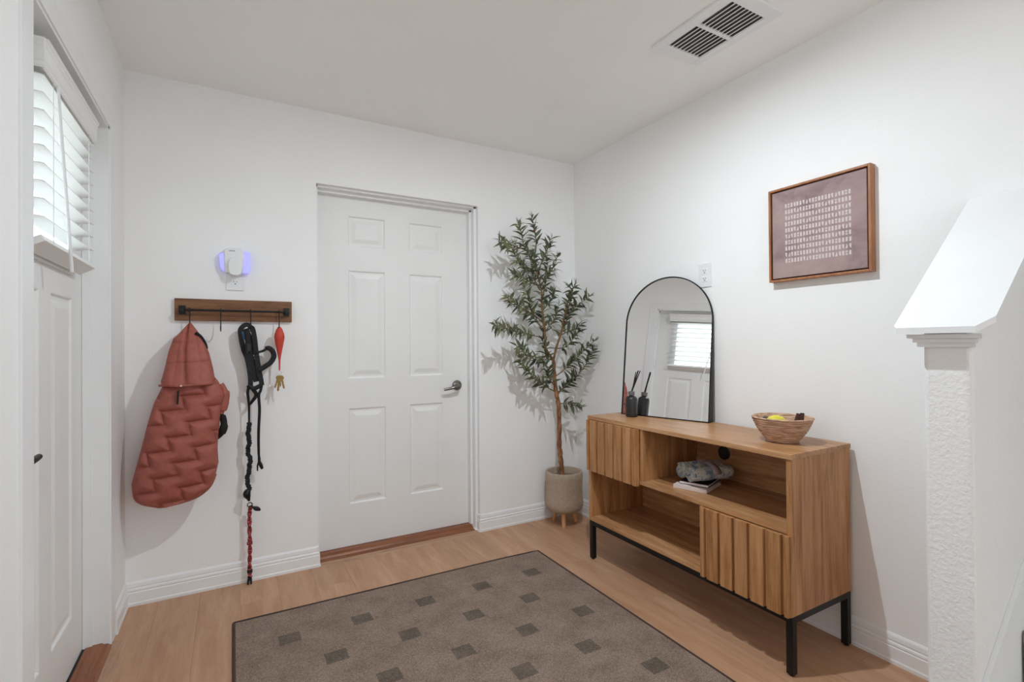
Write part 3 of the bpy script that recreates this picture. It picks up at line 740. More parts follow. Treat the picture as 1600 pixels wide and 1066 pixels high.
# ------------------------------------------------------------------ books and rolled blanket on the shelf
ZS = ZM + T + 0.0005
def book(name, c, w, d, h, rot, cover, label, z0):
    r = root(name, (c[0], c[1], z0), label, 'book')
    M4 = Matrix.Translation((c[0], c[1], z0)) @ Matrix.Rotation(rot, 4, 'Z')
    def put(m, nm, mat, sm=False):
        m.v = [tuple(M4 @ Vector(v)) for v in m.v]; return m.build(nm, mat, r, sm)
    put(MB().box(-d / 2, d / 2, -w / 2, w / 2, 0, 0.0025, 0.0006), 'cover', cover)
    put(MB().box(-d / 2, d / 2, -w / 2, w / 2, h - 0.0025, h, 0.0006), 'cover', cover)
    put(MB().box(-d / 2 + 0.0, -d / 2 + 0.0025, -w / 2, w / 2, 0.0026, h - 0.0026), 'spine', 'book_white')
    put(MB().box(-d / 2 + 0.003, d / 2 - 0.004, -w / 2 + 0.004, w / 2 - 0.004, 0.0026, h - 0.0026), 'pages', 'paper')
book('book', (-0.238, -1.246), 0.152, 0.185, 0.016, 0.33, 'book_white', 'pale book at the bottom of the pile on the shelf', ZS)
book('book', (-0.222, -1.247), 0.128, 0.165, 0.014, 0.36, 'book_black', 'black book between the pale book and the blanket', ZS + 0.0165)
ZK = ZS + 0.031
bkt = root('rolled_blanket', (-0.20, -1.25, ZK), 'blue and cream blanket rolled up on the books', 'blanket')
def roll(c0, c1, r, name):
    c0 = Vector(c0); c1 = Vector(c1); ax = (c1 - c0); L = ax.length; ax.normalize()
    sd = ax.cross(Vector((0, 0, 1))).normalized(); up = sd.cross(ax)
    turns, seg = 3.4, 26; m = MB(); rows = 18
    NT_ = int(turns * seg); pts = []
    for i in range(NT_ + 1):
        a = 2 * math.pi * i / seg; rad = r * (0.16 + 0.84 * i / NT_); pts.append((a, rad))
    rq = random.Random(int(r * 1e5) + len(name))
    ph = [rq.uniform(0, 6.28) for _ in range(6)]
    vs, fs = [], []
    for j in range(rows + 1):
        t = j / rows
        for i, (a, rad) in enumerate(pts):
            k = 1 + 0.05 * math.sin(3 * a + ph[0] + 5 * t) + 0.05 * math.sin(9 * t + ph[1] + a)
            bulge = 1 - 0.16 * math.exp(-((t - 0.58) / 0.07) ** 2) if rad > r * 0.6 else 1
            rr_ = rad * k * bulge
            vs.append(c0 + ax * (L * t + 0.004 * math.sin(a * 2 + ph[2])) + (sd * math.cos(a) + up * math.sin(a) * 0.92) * rr_)
    n = len(pts)
    for j in range(rows):
        for i in range(n - 1): fs.append((j * n + i, j * n + i + 1, (j + 1) * n + i + 1, (j + 1) * n + i))
    o = m.add(vs, fs).build(name, 'blanket', bkt, 'all', False)
    sm = o.modifiers.new('thick', 'SOLIDIFY'); sm.thickness = 0.0045; sm.offset = -1
roll((-0.318, -1.268, ZK + 0.033), (-0.112, -1.318, ZK + 0.033), 0.032, 'roll')
roll((-0.296, -1.200, ZK + 0.037), (-0.085, -1.250, ZK + 0.037), 0.036, 'roll')
# ribbon over both rolls with a standing flap
ra = Vector((0.972, -0.236, 0)).normalized(); rs = Vector((0.236, 0.972, 0))
rc = Vector((-0.190, -1.262, ZK + 0.038))
path = [rc + rs * (0.072 * math.cos(a)) * 0.98 + Vector((0, 0, 0.040 * math.sin(a) - 0.002)) for a in [math.pi * (i / 18) for i in range(19)]]
mm = MB()
pts = [Vector(p) for p in path]; vs, fs = [], []
for p in pts: vs += [p - ra * 0.020, p + ra * 0.020]
for i in range(len(pts) - 1): fs.append((2 * i, 2 * i + 1, 2 * i + 3, 2 * i + 2))
o = mm.add(vs, fs).build('ribbon', 'ribbon', bkt, 'all', False); s_ = o.modifiers.new('thick', 'SOLIDIFY'); s_.thickness = 0.002
fp = rc + Vector((0, 0, 0.036)) - ra * 0.01
vs = [fp - ra * 0.038 - rs * 0.012, fp + ra * 0.03 - rs * 0.022, fp + ra * 0.02 + rs * 0.01 + Vector((0, 0, 0.008)), fp - ra * 0.052 + Vector((0, 0, 0.030)), fp - ra * 0.04 + rs * 0.01 + Vector((0, 0, 0.020))]
o = MB().add(vs, [(0, 1, 2, 4), (0, 4, 3)]).build('paper_flap', 'ribbon', bkt, False, False); s_ = o.modifiers.new('thick', 'SOLIDIFY'); s_.thickness = 0.0015

# ------------------------------------------------------------------ wall picture
PY0, PY1, PZ0, PZ1, PD = -1.878, -1.474, 1.440, 1.844, 0.034
pc = root('wall_picture', (0, (PY0 + PY1) / 2, PZ0), 'mauve canvas with rows of pale marks in a wooden floater frame', 'picture')
ft = 0.009
for a in ((PY0, PY0 + ft, PZ0, PZ1), (PY1 - ft, PY1, PZ0, PZ1), (PY0 + ft, PY1 - ft, PZ0, PZ0 + ft), (PY0 + ft, PY1 - ft, PZ1 - ft, PZ1)):
    MB().box(-PD - 0.001, -0.001, a[0], a[1], a[2], a[3], 0.0012).build('frame_bar', 'frame_wood', pc)
MB().box(-0.012, -0.004, PY0 + ft, PY1 - ft, PZ0 + ft, PZ1 - ft).build('backing', 'dark_liner', pc)
cv = MB().box(-PD + 0.004, -0.0125, PY0 + ft + 0.006, PY1 - ft - 0.006, PZ0 + ft + 0.006, PZ1 - ft - 0.006, 0.001).build('canvas', 'canvas', pc)
pm = MB(); rr = random.Random(5); NC, NR = 21, 10
for r in range(NR):
    for c in range(NC):
        y = -1.551 - c * (0.253 / (NC - 1)) + rr.uniform(-.0006, .0006); z = 1.770 - r * 0.0262 - 0.008
        z -= c * 0.0002
        x = -PD + 0.0036; hw, hh = 0.0040, 0.0088; k = rr.random()
        cyc = (c * 7 + r * 3) % 9
        if cyc in (2, 6): polys = [[(-hw, hh), (hw, hh), (hw, 0.001), (0.0004, -hh), (-hw * .8, -hh)]]
        elif cyc == 4: polys = [[(-hw, -hh), (hw, -hh), (hw * .5, 0), (0, hh), (-hw, hh * .4)]]
        elif cyc == 7: polys = [[(-hw, -hh), (hw, -hh), (hw, -hh * .15), (-hw, -hh * .15)], [(-hw, hh * .15), (hw, hh * .15), (hw, hh), (-hw, hh)]]
        else: polys = [[(-hw, -hh), (hw, -hh), (hw, hh), (-hw, hh)]]
        for pl in polys:
            pm.add([(x, y + a, z + b) for a, b in pl], [tuple(range(len(pl)))])
pm.build('printed_marks', 'print', cv, False, False)

# ------------------------------------------------------------------ outlets
def outlet(name, origin, along, out, label, w=0.078, h=0.122, upper=True):
    """origin = plate centre on the wall, along = horizontal unit vector, out = into the room"""
    O = Vector(origin); A = Vector(along); N_ = Vector(out); Z = Vector((0, 0, 1))
    r = root(name, origin, label, 'outlet')
    def bx(a0, a1, z0, z1, d0, d1, nm, mat, parent, bev=0.0):
        m = MB().box(a0, a1, z0, z1, d0, d1, bev)
        m.v = [tuple(O + A * x + Z * y + N_ * z) for x, y, z in m.v]; return m.build(nm, mat, parent)
    p = bx(-w / 2, w / 2, -h / 2, h / 2, 0.0008, 0.0062, 'plate', 'plastic', r, 0.0022)
    for zc in ((0.020, -0.020) if upper else (-0.020,)):
        s = bx(-0.0165, 0.0165, zc - 0.014, zc + 0.014, 0.006, 0.0078, 'socket', 'plastic', r, 0.0007)
        for a, z0, z1, ww in ((-0.0064, -0.001, 0.007, 0.0011), (0.0064, 0.0, 0.0065, 0.0011), (0.0, -0.0095, -0.0045, 0.0024)):
            bx(a - ww, a + ww, zc + z0, zc + z1, 0.0079, 0.0083, 'slot', 'slot', s)
    return r
outlet('wall_outlet', (0.0, -1.108, 1.522), (0, -1, 0), (-1, 0, 0), 'white double outlet on the wall above the mirror')
outlet('wall_outlet', (-2.092, 0.0, 1.513), (1, 0, 0), (0, -1, 0), 'white outlet under the glowing air freshener', 0.078, 0.118)

# ------------------------------------------------------------------ plug-in air freshener with blue night light
af = root('plug_in_air_freshener', (-2.092, -0.009, 1.60), 'white plug in air freshener with glowing blue sides', 'air freshener')
def front_prism(poly, y0, y1, name, mat, parent, bev=0.0):
    o = MB().prism(poly, lambda a, b, h: (a, h, b), y0, y1).build(name, mat, parent, True)
    if bev:
        b = o.modifiers.new('soft', 'BEVEL'); b.width = bev; b.segments = 3; b.limit_method = 'ANGLE'
    return o
cx = -2.096
front_prism([(cx - 0.040, 1.534), (cx + 0.036, 1.534), (cx + 0.040, 1.60), (cx + 0.043, 1.652), (cx + 0.030, 1.659), (cx - 0.032, 1.657), (cx - 0.044, 1.650), (cx - 0.043, 1.60)], -0.038, -0.009, 'body', 'plastic', af, 0.006)
ov = [(cx + 0.004 + 0.031 * math.copysign(abs(math.cos(a)) ** 0.75, math.cos(a)), 1.566 + 0.046 * math.copysign(abs(math.sin(a)) ** 0.75, math.sin(a))) for a in [2 * math.pi * i / 40 for i in range(40)]]
front_prism(ov, -0.060, -0.036, 'scent_capsule', 'plastic', af, 0.006)
front_prism([(cx - 0.022, 1.6425), (cx + 0.004, 1.6430), (cx + 0.004, 1.6465), (cx - 0.022, 1.6460)], -0.0392, -0.0378, 'printed_name', 'collar', af)
lw = [(cx - 0.041, 1.634), (cx - 0.058, 1.633), (cx - 0.069, 1.622), (cx - 0.064, 1.600), (cx - 0.064, 1.580), (cx - 0.062, 1.562), (cx - 0.050, 1.545), (cx - 0.036, 1.536), (cx - 0.036, 1.60)]
front_prism(lw, -0.030, -0.012, 'glowing_side', 'glow_blue', af, 0.004)
rw = [(cx + 0.037, 1.648), (cx + 0.062, 1.647), (cx + 0.070, 1.638), (cx + 0.072, 1.600), (cx + 0.070, 1.560), (cx + 0.064, 1.536), (cx + 0.030, 1.536), (cx + 0.036, 1.60)]
front_prism(rw, -0.034, -0.012, 'glowing_side', 'glow_blue', af, 0.004)

# ------------------------------------------------------------------ hook rack
hk = root('hook_rack', (-2.089, 0, 1.35), 'brown wooden wall rack with a black bar and four hooks', 'rack')
MB().box(-2.342, -1.836, -0.020, -0.001, 1.300, 1.405, 0.0015).build('board', 'rack_wood', hk)
BZ = 1.349
for x in (-2.311, -1.862):
    b_ = MB().box(x - 0.014, x + 0.014, -0.026, -0.0205, BZ - 0.020, BZ + 0.022, 0.001).build('bracket', 'black_metal', hk)
    MB().box(x - 0.009, x + 0.009, -0.058, -0.0262, BZ - 0.009, BZ + 0.009, 0.002).build('bracket_arm', 'black_metal', b_)
MB().tube([(-2.318, -0.050, BZ), (-1.855, -0.050, BZ)], 0.0052, 12).build('bar', 'black_metal', hk, True)
def s_hook(x, yaw=0.0):
    pts = [(0, -0.064, BZ - 0.010), (0, -0.064, BZ + 0.004), (0, -0.057, BZ + 0.0085), (0, -0.048, BZ + 0.0085), (0, -0.0415, BZ + 0.003), (0, -0.043, BZ - 0.030), (0, -0.046, BZ - 0.072), (0, -0.052, BZ - 0.092), (0, -0.064, BZ - 0.099), (0, -0.076, BZ - 0.092), (0, -0.082, BZ - 0.076)]
    pts = [(x + yaw * (p[1] + 0.05), p[1], p[2]) for p in pts]
    MB().tube(smooth_path(pts, 4), 0.0026, 8).build('hook', 'black_metal', hk, True)
for x, yw in ((-2.281, 0.1), (-2.154, 0.0), (-2.026, 0.05), (-1.898, 0.1)): s_hook(x, yw)

# ------------------------------------------------------------------ rust quilted vest hanging from the first hook
def interp(tab, z):
    tab = sorted(tab, key=lambda t: t[1])
    if z <= tab[0][1]: return tab[0][0]
    for (x0, z0), (x1, z1) in zip(tab[:-1], tab[1:]):
        if z0 <= z <= z1:
            t = (z - z0) / (z1 - z0) if z1 > z0 else 0
            t = t; return x0 + (x1 - x0) * t
    return tab[-1][0]
HL = [(-2.279, 1.293), (-2.300, 1.266), (-2.318, 1.241), (-2.342, 1.214), (-2.359, 1.156), (-2.372, 1.081), (-2.385, 1.023), (-2.383, 1.000)]
HR = [(-2.277, 1.293), (-2.262, 1.270), (-2.240, 1.237), (-2.221, 1.202), (-2.200, 1.142), (-2.186, 1.078), (-2.177, 1.023), (-2.178, 1.000)]
BLf = [(-2.368, 1.035), (-2.384, 0.991), (-2.410, 0.929), (-2.434, 0.839), (-2.457, 0.730), (-2.479, 0.637), (-2.492, 0.575), (-2.490, 0.545), (-2.479, 0.509), (-2.455, 0.484), (-2.410, 0.466), (-2.385, 0.459)]
BRt = [(-2.180, 1.035), (-2.162, 1.008), (-2.138, 0.950), (-2.150, 0.905), (-2.155, 0.860), (-2.160, 0.800), (-2.166, 0.741), (-2.168, 0.690), (-2.164, 0.629), (-2.176, 0.575), (-2.194, 0.524), (-2.235, 0.488), (-2.290, 0.468), (-2.375, 0.459)]
JY = -0.130      # mid depth of the vest
HL, HR, BLf, BRt = [[(-2.1077 + (x + 2.1077) * 0.986, 1.1766 + (z - 1.1766) * 0.986) for x, z in t_] for t_ in (HL, HR, BLf, BRt)]
def vest_y(z): return -0.078 + (JY + 0.078) * min(1.0, max(0.0, (1.29 - z) / 0.26)) ** 0.8
def seam_field(u, v):
    cw, dh, per = 0.086, 0.0575, 0.115
    i = math.floor(u / cw); fu = u - i * cw
    vv = (v + i * dh) % per
    dhz = min(vv, per - vv)
    d = dhz
    for side, j in ((fu, i), (cw - fu, i + 1)):
        v2 = (v + j * dh) % per       # seam of the column right of this boundary
        if v2 <= dh: d = min(d, side)
        else: d = min(d, math.hypot(side, min(v2 - dh, per - v2)))
    return d
def garment(name, tabL, tabR, z0, z1, thick, rows, cols, quilt, mat, parent, yc=0.0):
    vs, fs = [], []
    for r in range(rows + 1):
        t = r / rows; z = z0 + (z1 - z0) * t
        xl, xr = interp(tabL, z), interp(tabR, z); xm, hw = (xl + xr) / 2, max((xr - xl) / 2, 0.001)
        th = thick(t, z) 
        for c in range(cols):
            a = 2 * math.pi * c / cols
            ca, sa = math.cos(a), math.sin(a)
            ex = math.copysign(abs(ca) ** 0.85, ca); ey = math.copysign(abs(sa) ** 0.62, sa)
            x = xm + hw * ex; y = vest_y(z) + yc - th * ey
            if sa > 0 and quilt:
                y += quilt(x, z, th, sa, hw)
            if y > -0.012: y = -0.012
            vs.append((x, y, z))
    for r in range(rows):
        for c in range(cols):
            c2 = (c + 1) % cols; fs.append((r * cols + c, r * cols + c2, (r + 1) * cols + c2, (r + 1) * cols + c))
    fs += [tuple(range(cols))[::-1], tuple(rows * cols + c for c in range(cols))]
    return MB().add(vs, fs).build(name, mat, parent, 'all')
def puff(d, w): return 0.60 * (1 - math.exp(-(d / w) ** 1.3)) + 0.40 * (1 - math.exp(-(d / (w * 0.28))))
def q_body(x, z, th, sa, hw):
    u = (x + 2.6) * 0.985 + (z - 0.7) * 0.20; v = (1.3 - z) + (x + 2.3) * 0.06
    d = seam_field(u, v)
    e = min(1.0, sa * 2.2)
    droop = 0.004 * math.sin(v * 95)
    return -0.025 * puff(d, 0.020) * e + 0.020 * e + droop * 0.0
def q_hood(x, z, th, sa, hw):
    xm = -2.279 - 0.012 * math.sin((1.3 - z) * 9)
    d = abs(x - xm); val = 0.020 * math.exp(-(d / 0.005) ** 1.0)
    for zz in (1.195, 1.105): val += 0.006 * math.exp(-(abs(z - zz - 0.05 * (x + 2.28)) / 0.005))
    for xx in (-2.325, -2.235): val += 0.004 * math.exp(-(abs(x - xx - (z - 1.1) * (0.12 if xx < -2.28 else -0.12)) / 0.006))
    val -= 0.004 * math.sin(x * 62 + z * 21) * sa
    return val * min(1, sa * 2)
vst = root('quilted_vest', (-2.28, JY, 0.46), 'rust red quilted hooded vest hanging from the first hook', 'vest')
garment('body', BLf, BRt, 0.469, 1.037, lambda t, z: 0.022 + 0.072 * math.sin(math.pi * min(1, 0.10 + t * 0.80)) ** 0.7, 230, 190, q_body, 'jacket', vst)
hd = garment('hood', HL, HR, 1.003, 1.291, lambda t, z: 0.006 + 0.070 * (1 - t) ** 0.55 + 0.006 * math.exp(-((t - 0.03) / 0.05) ** 2), 120, 150, q_hood, 'jacket', vst, -0.008)
# hood band, snaps, slit, dark armhole edge, hem
hb = []
for i in range(31):
    s_ = i / 30; x = -2.386 + 0.210 * s_; sag = 0.006 * math.sin(math.pi * s_)
    hb.append((x, JY - 0.008 - 0.080 * math.sin(math.pi * min(1, max(0, 0.04 + 0.92 * s_))) ** 0.62, 1.006 - sag + 0.010 * s_))
MB().tube(hb, 0.0052, 8).build('hood_band', 'jacket', hd, True)
for s_ in (0.42, 0.86):
    p = Vector(hb[int(30 * s_)]); MB().lathe([(0.0, -0.003), (0.0045, -0.002), (0.0045, 0.001), (0.0, 0.001)], (p.x, p.y - 0.004, p.z), 14, 'y', False, False).build('snap', 'snap', hd)
MB().prism([(-2.315, 0.985), (-2.311, 0.985), (-2.312, 0.925), (-2.317, 0.925)], lambda a, b, h: (a, h, b), JY - 0.0960, JY - 0.070).build('leash_slit', 'jacket_black', vst)
MB().tube(smooth_path([(-2.168, JY - 0.006, 0.880), (-2.147, JY - 0.012, 0.850), (-2.141, JY - 0.012, 0.805), (-2.152, JY - 0.006, 0.770), (-2.170, JY, 0.752)], 6), [0.008] * 6 + [0.014] * 6 + [0.017] * 6 + [0.012] * 7, 10).build('armhole_lining', 'jacket_black', vst, True)
MB().tube(smooth_path([(-2.155, JY - 0.004, 1.000), (-2.137, JY - 0.008, 0.960), (-2.141, JY - 0.008, 0.915), (-2.152, JY - 0.006, 0.875), (-2.160, JY - 0.002, 0.840)], 6), [0.014] * 6 + [0.020] * 6 + [0.022] * 6 + [0.014] * 7, 10).build('armhole_edge', 'jacket', vst, True)
MB().tube(smooth_path([(-2.252, JY - 0.004, 1.240), (-2.232, JY + 0.002, 1.222), (-2.215, JY + 0.004, 1.190), (-2.210, JY + 0.004, 1.165)], 5), 0.0065, 8).build('hood_lining', 'jacket_black', hd, True)
MB().tube(smooth_path([(-2.1077 + (x + 2.1077) * 0.986, JY + y, 1.1766 + (z - 1.1766) * 0.986) for x, y, z in ((-2.488, 0, 0.548), (-2.478, -0.018, 0.508), (-2.452, -0.024, 0.484), (-2.410, -0.026, 0.468), (-2.380, -0.026, 0.461), (-2.300, -0.026, 0.470), (-2.240, -0.024, 0.489), (-2.196, -0.014, 0.526), (-2.176, 0, 0.575))], 6), 0.0052, 8).build('hem', 'jacket', vst, True)

# ------------------------------------------------------------------ black leash with handles, hanging from the third hook
ls = root('dog_leash', (-2.03, -0.06, 0.36), 'black webbing dog leash bundle hanging from the third hook', 'leash')
def y3(pts, y): return [(x, y, z) for x, z in pts]
def strap(name, pts, w, t, y, mat='strap', tw=None): return MB().ribbon(smooth_path(y3(pts, y), 6), w, t, (0, -1, 0), tw).build(name, mat, ls, True)
strap('strap', [(-2.024, 1.262), (-2.036, 1.281), (-2.054, 1.279), (-2.070, 1.259), (-2.070, 1.230), (-2.059, 1.164), (-2.043, 1.117), (-2.030, 1.037), (-2.028, 0.977)], 0.022, 0.004, -0.058)
strap('strap', [(-2.030, 1.270), (-2.018, 1.262), (-2.009, 1.211), (-2.003, 1.148), (-1.992, 1.068), (-1.984, 1.020), (-1.978, 0.981)], 0.022, 0.004, -0.064)
strap('strap', [(-2.050, 1.262), (-2.030, 1.200), (-2.022, 1.120), (-2.010, 1.053), (-2.000, 1.000)], 0.030, 0.005, -0.055)
br = MB().tube([(-2.042, -0.074, 1.253), (-2.040, -0.075, 1.211), (-2.038, -0.074, 1.190)], 0.0125, 14).build('grip', 'strap', ls, True)
MB().tube([(-2.038, -0.074, 1.189), (-2.036, -0.072, 1.152)], 0.0155, 14).build('grip_collar', 'glass_black', br, True)
strap('blue_strap', [(-2.060, 1.248), (-2.056, 1.232), (-2.052, 1.210)], 0.014, 0.003, -0.066, 'strap_blue')
st_ = MB()
for k in range(7):
    t = k / 6; x, z = -2.013 + 0.022 * t, 1.130 - 0.085 * t
    st_.box(x - 0.0016, x + 0.0016, -0.0605, -0.0583, z - 0.004, z + 0.004)
st_.build('stitching', 'white_thread', ls)
lpP = smooth_path(y3([(-2.005, 1.143), (-1.972, 1.153), (-1.949, 1.166), (-1.930, 1.150), (-1.924, 1.124), (-1.938, 1.095), (-1.961, 1.077), (-1.990, 1.058)], -0.066), 6)
MB().tube(lpP, [0.006 if i < 10 else 0.0125 for i in range(len(lpP))], 10).build('handle_loop', 'strap', ls, True)
strap('strap', [(-2.032, 0.990), (-2.040, 0.952), (-2.038, 0.921), (-2.035, 0.876), (-2.035, 0.790)], 0.013, 0.004, -0.055, 'strap', [0, .1, .2, .3] + [0.4 + i * 0.04 for i in range(21)])
strap('strap', [(-2.034, 0.985), (-2.014, 0.958), (-2.003, 0.934), (-2.019, 0.907), (-2.033, 0.889)], 0.018, 0.004, -0.060, 'strap', [i * 0.05 for i in range(25)])
strap('strap', [(-1.978, 0.992), (-1.984, 0.956), (-1.992, 0.931), (-1.989, 0.861), (-1.993, 0.766), (-1.994, 0.702), (-1.993, 0.635)], 0.013, 0.004, -0.060, 'strap', [i * 0.025 for i in range(37)])
MB().tube(smooth_path(y3([(-2.040, 0.985), (-2.012, 0.968), (-1.978, 0.985)], -0.062), 5), 0.011, 10).build('knot', 'strap', ls, True)
# braided bungee part: bumpy spiral of two cords
bpath = smooth_path(y3([(-2.035, 0.796), (-2.038, 0.754), (-2.036, 0.706), (-2.039, 0.650), (-2.030, 0.611), (-2.036, 0.571), (-2.042, 0.524), (-2.037, 0.468)], -0.056), 14)
for ph in (0.0, 2.09, 4.19):
    pts = []
    for i, p in enumerate(bpath):
        a = i * 0.62 + ph; pts.append(p + Vector((math.cos(a), math.sin(a) * 0.8, 0)) * (0.0066 + 0.0022 * math.sin(i * 0.9 + ph)))
    MB().tube(pts, [0.0050 + 0.0016 * math.sin(i * 1.3 + ph) for i in range(len(pts))], 7).build('braided_cord', 'strap', ls, True)
c1 = MB().tube(smooth_path(y3([(-2.037, 0.470), (-2.046, 0.452), (-2.040, 0.432), (-2.036, 0.415)], -0.058), 4), [0.010, 0.013, 0.015, 0.017, 0.018, 0.018, 0.016, 0.014, 0.011, 0.009, 0.007, 0.006, 0.005], 10).build('snap_clip', 'black_metal', ls, True)
MB().torus((-2.033, -0.058, 0.396), 0.0105, 0.0024, 'y', 22, 8).build('ring', 'black_metal', ls, True)
MB().tube(smooth_path(y3([(-2.024, 0.386), (-2.010, 0.376), (-1.998, 0.370), (-1.987, 0.362)], -0.060), 3), [0.004, 0.005, 0.007, 0.010, 0.011, 0.011, 0.010, 0.009, 0.006, 0.004], 10).build('snap_clip', 'black_metal', ls, True)
c2 = MB().tube(y3([(-1.993, 0.640), (-1.991, 0.615), (-1.992, 0.600)], -0.060), [0.005, 0.007, 0.006], 10).build('snap_clip', 'black_metal', ls, True)
MB().tube(y3([(-1.992, 0.604), (-1.999, 0.584), (-1.999, 0.558)], -0.060), [0.005, 0.004, 0.003], 8).build('clip_gate', 'black_metal', c2, True)
MB().tube(y3([(-1.990, 0.604), (-1.984, 0.585), (-1.978, 0.566)], -0.060), [0.006, 0.009, 0.006], 8).build('clip_body', 'black_metal', c2, True)

# red flecked lead clipped to the black leash
rl = root('red_lead', (-2.033, -0.056, 0.0), 'red flecked cord lead hanging below the black leash to the floor', 'lead')
rp = smooth_path(y3([(-2.029, 0.386), (-2.034, 0.352), (-2.034, 0.265), (-2.033, 0.170), (-2.035, 0.085), (-2.033, 0.040)], -0.050), 9)
for ph in (0.0, math.pi):
    MB().tube([p + Vector((math.cos(i * .7 + ph), math.sin(i * .7 + ph), 0)) * 0.0042 for i, p in enumerate(rp)], 0.0062, 8).build('cord', 'red_cord', rl, True)
for z in (0.205, 0.068): MB().tube([(-2.034, -0.050, z - 0.006), (-2.034, -0.050, z + 0.006)], 0.0128, 10).build('whipping', 'strap' if z < 0.1 else 'red_cord', rl, True)
for dx in (-0.006, 0.005): MB().tube([(-2.034 + dx * 0.6, -0.050, 0.045), (-2.035 + dx * 1.3, -0.052, 0.004)], [0.006, 0.0048], 8).build('cord_tip', 'strap', rl, True)

# ------------------------------------------------------------------ key ring with red float on the fourth hook
kr = root('key_float', (-1.899, -0.072, 0.945), 'red teardrop key float with brass keys on the fourth hook', 'keyring')
KYy = -0.072
MB().lathe([(0.0, 0.006), (0.007, 0.004), (0.015, -0.010), (0.0225, -0.032), (0.0245, -0.047), (0.0225, -0.062), (0.0155, -0.100), (0.008, -0.140), (0.0045, -0.165), (0.0035, -0.215), (0.0, -0.216)], (-1.899, KYy, 1.268), 26, 'z', False, False).build('float', 'float_red', kr, True)
MB().tube([(-1.899, KYy, 1.274), (-1.8985, KYy, 1.262)], 0.003, 6).build('loop', 'strap', kr)
MB().torus((-1.898, KYy, 1.040), 0.0085, 0.0014, 'y', 20, 6).build('split_ring', 'steel', kr, True)
def key(dx, rot, sz, dy):
    m = MB()
    ring = [(0.0085 * math.cos(a), -0.012 + 0.0095 * math.sin(a)) for a in [2 * math.pi * i / 14 for i in range(14)]]
    m.prism(ring, lambda a, b, h: (a, h, b), -0.0011, 0.0011)
    m.prism([(-0.0036, -0.018), (-0.0036, -0.052), (0.0, -0.056), (0.0036, -0.050), (0.002, -0.046), (0.0038, -0.042), (0.0022, -0.037), (0.0038, -0.032), (0.0036, -0.018)][::-1], lambda a, b, h: (a, h, b), -0.0009, 0.0009)
    Mx = Matrix.Translation((-1.898 + dx, KYy + dy, 1.031)) @ Matrix.Rotation(rot, 4, 'Y') @ Matrix.Scale(sz, 4)
    m.v = [tuple(Mx @ Vector(v)) for v in m.v]; m.build('key', 'brass', kr)
key(0.000, 0.10, 1.5, 0.0); key(-0.003, 0.28, 1.25, 0.005); key(0.004, -0.22, 1.3, -0.005); key(0.001, -0.05, 1.1, 0.010)

# ------------------------------------------------------------------ planter
PCx, PCy = -0.214, -0.152
pt = root('planter', (PCx, PCy, 0), 'round grey brown planter on three wooden legs', 'planter')
ro = [(0.0, 0.084), (0.060, 0.084), (0.092, 0.090), (0.112, 0.104), (0.122, 0.124), (0.124, 0.150), (0.121, 0.180), (0.119, 0.230), (0.120, 0.285), (0.122, 0.310), (0.121, 0.342), (0.118, 0.346), (0.109, 0.346), (0.106, 0.342), (0.106, 0.312), (0.100, 0.300), (0.0, 0.300)]
MB().lathe(ro, (PCx, PCy, 0), 56, 'z', False, False).build('pot', 'pot', pt, True)
MB().lathe([(0.0, 0.306), (0.05, 0.314), (0.080, 0.3115), (0.1035, 0.3060)], (PCx, PCy, 0), 40, 'z', False, False).build('soil', 'soil', pt, True)
for k in range(3):
    a = math.radians(-128 + 120 * k); dx, dy = math.cos(a), math.sin(a)
    MB().tube([(PCx + dx * 0.066, PCy + dy * 0.066, 0.089), (PCx + dx * 0.084, PCy + dy * 0.084, 0.0006)], [0.0165, 0.0115], 16).build('leg', 'leg_wood', pt, True)

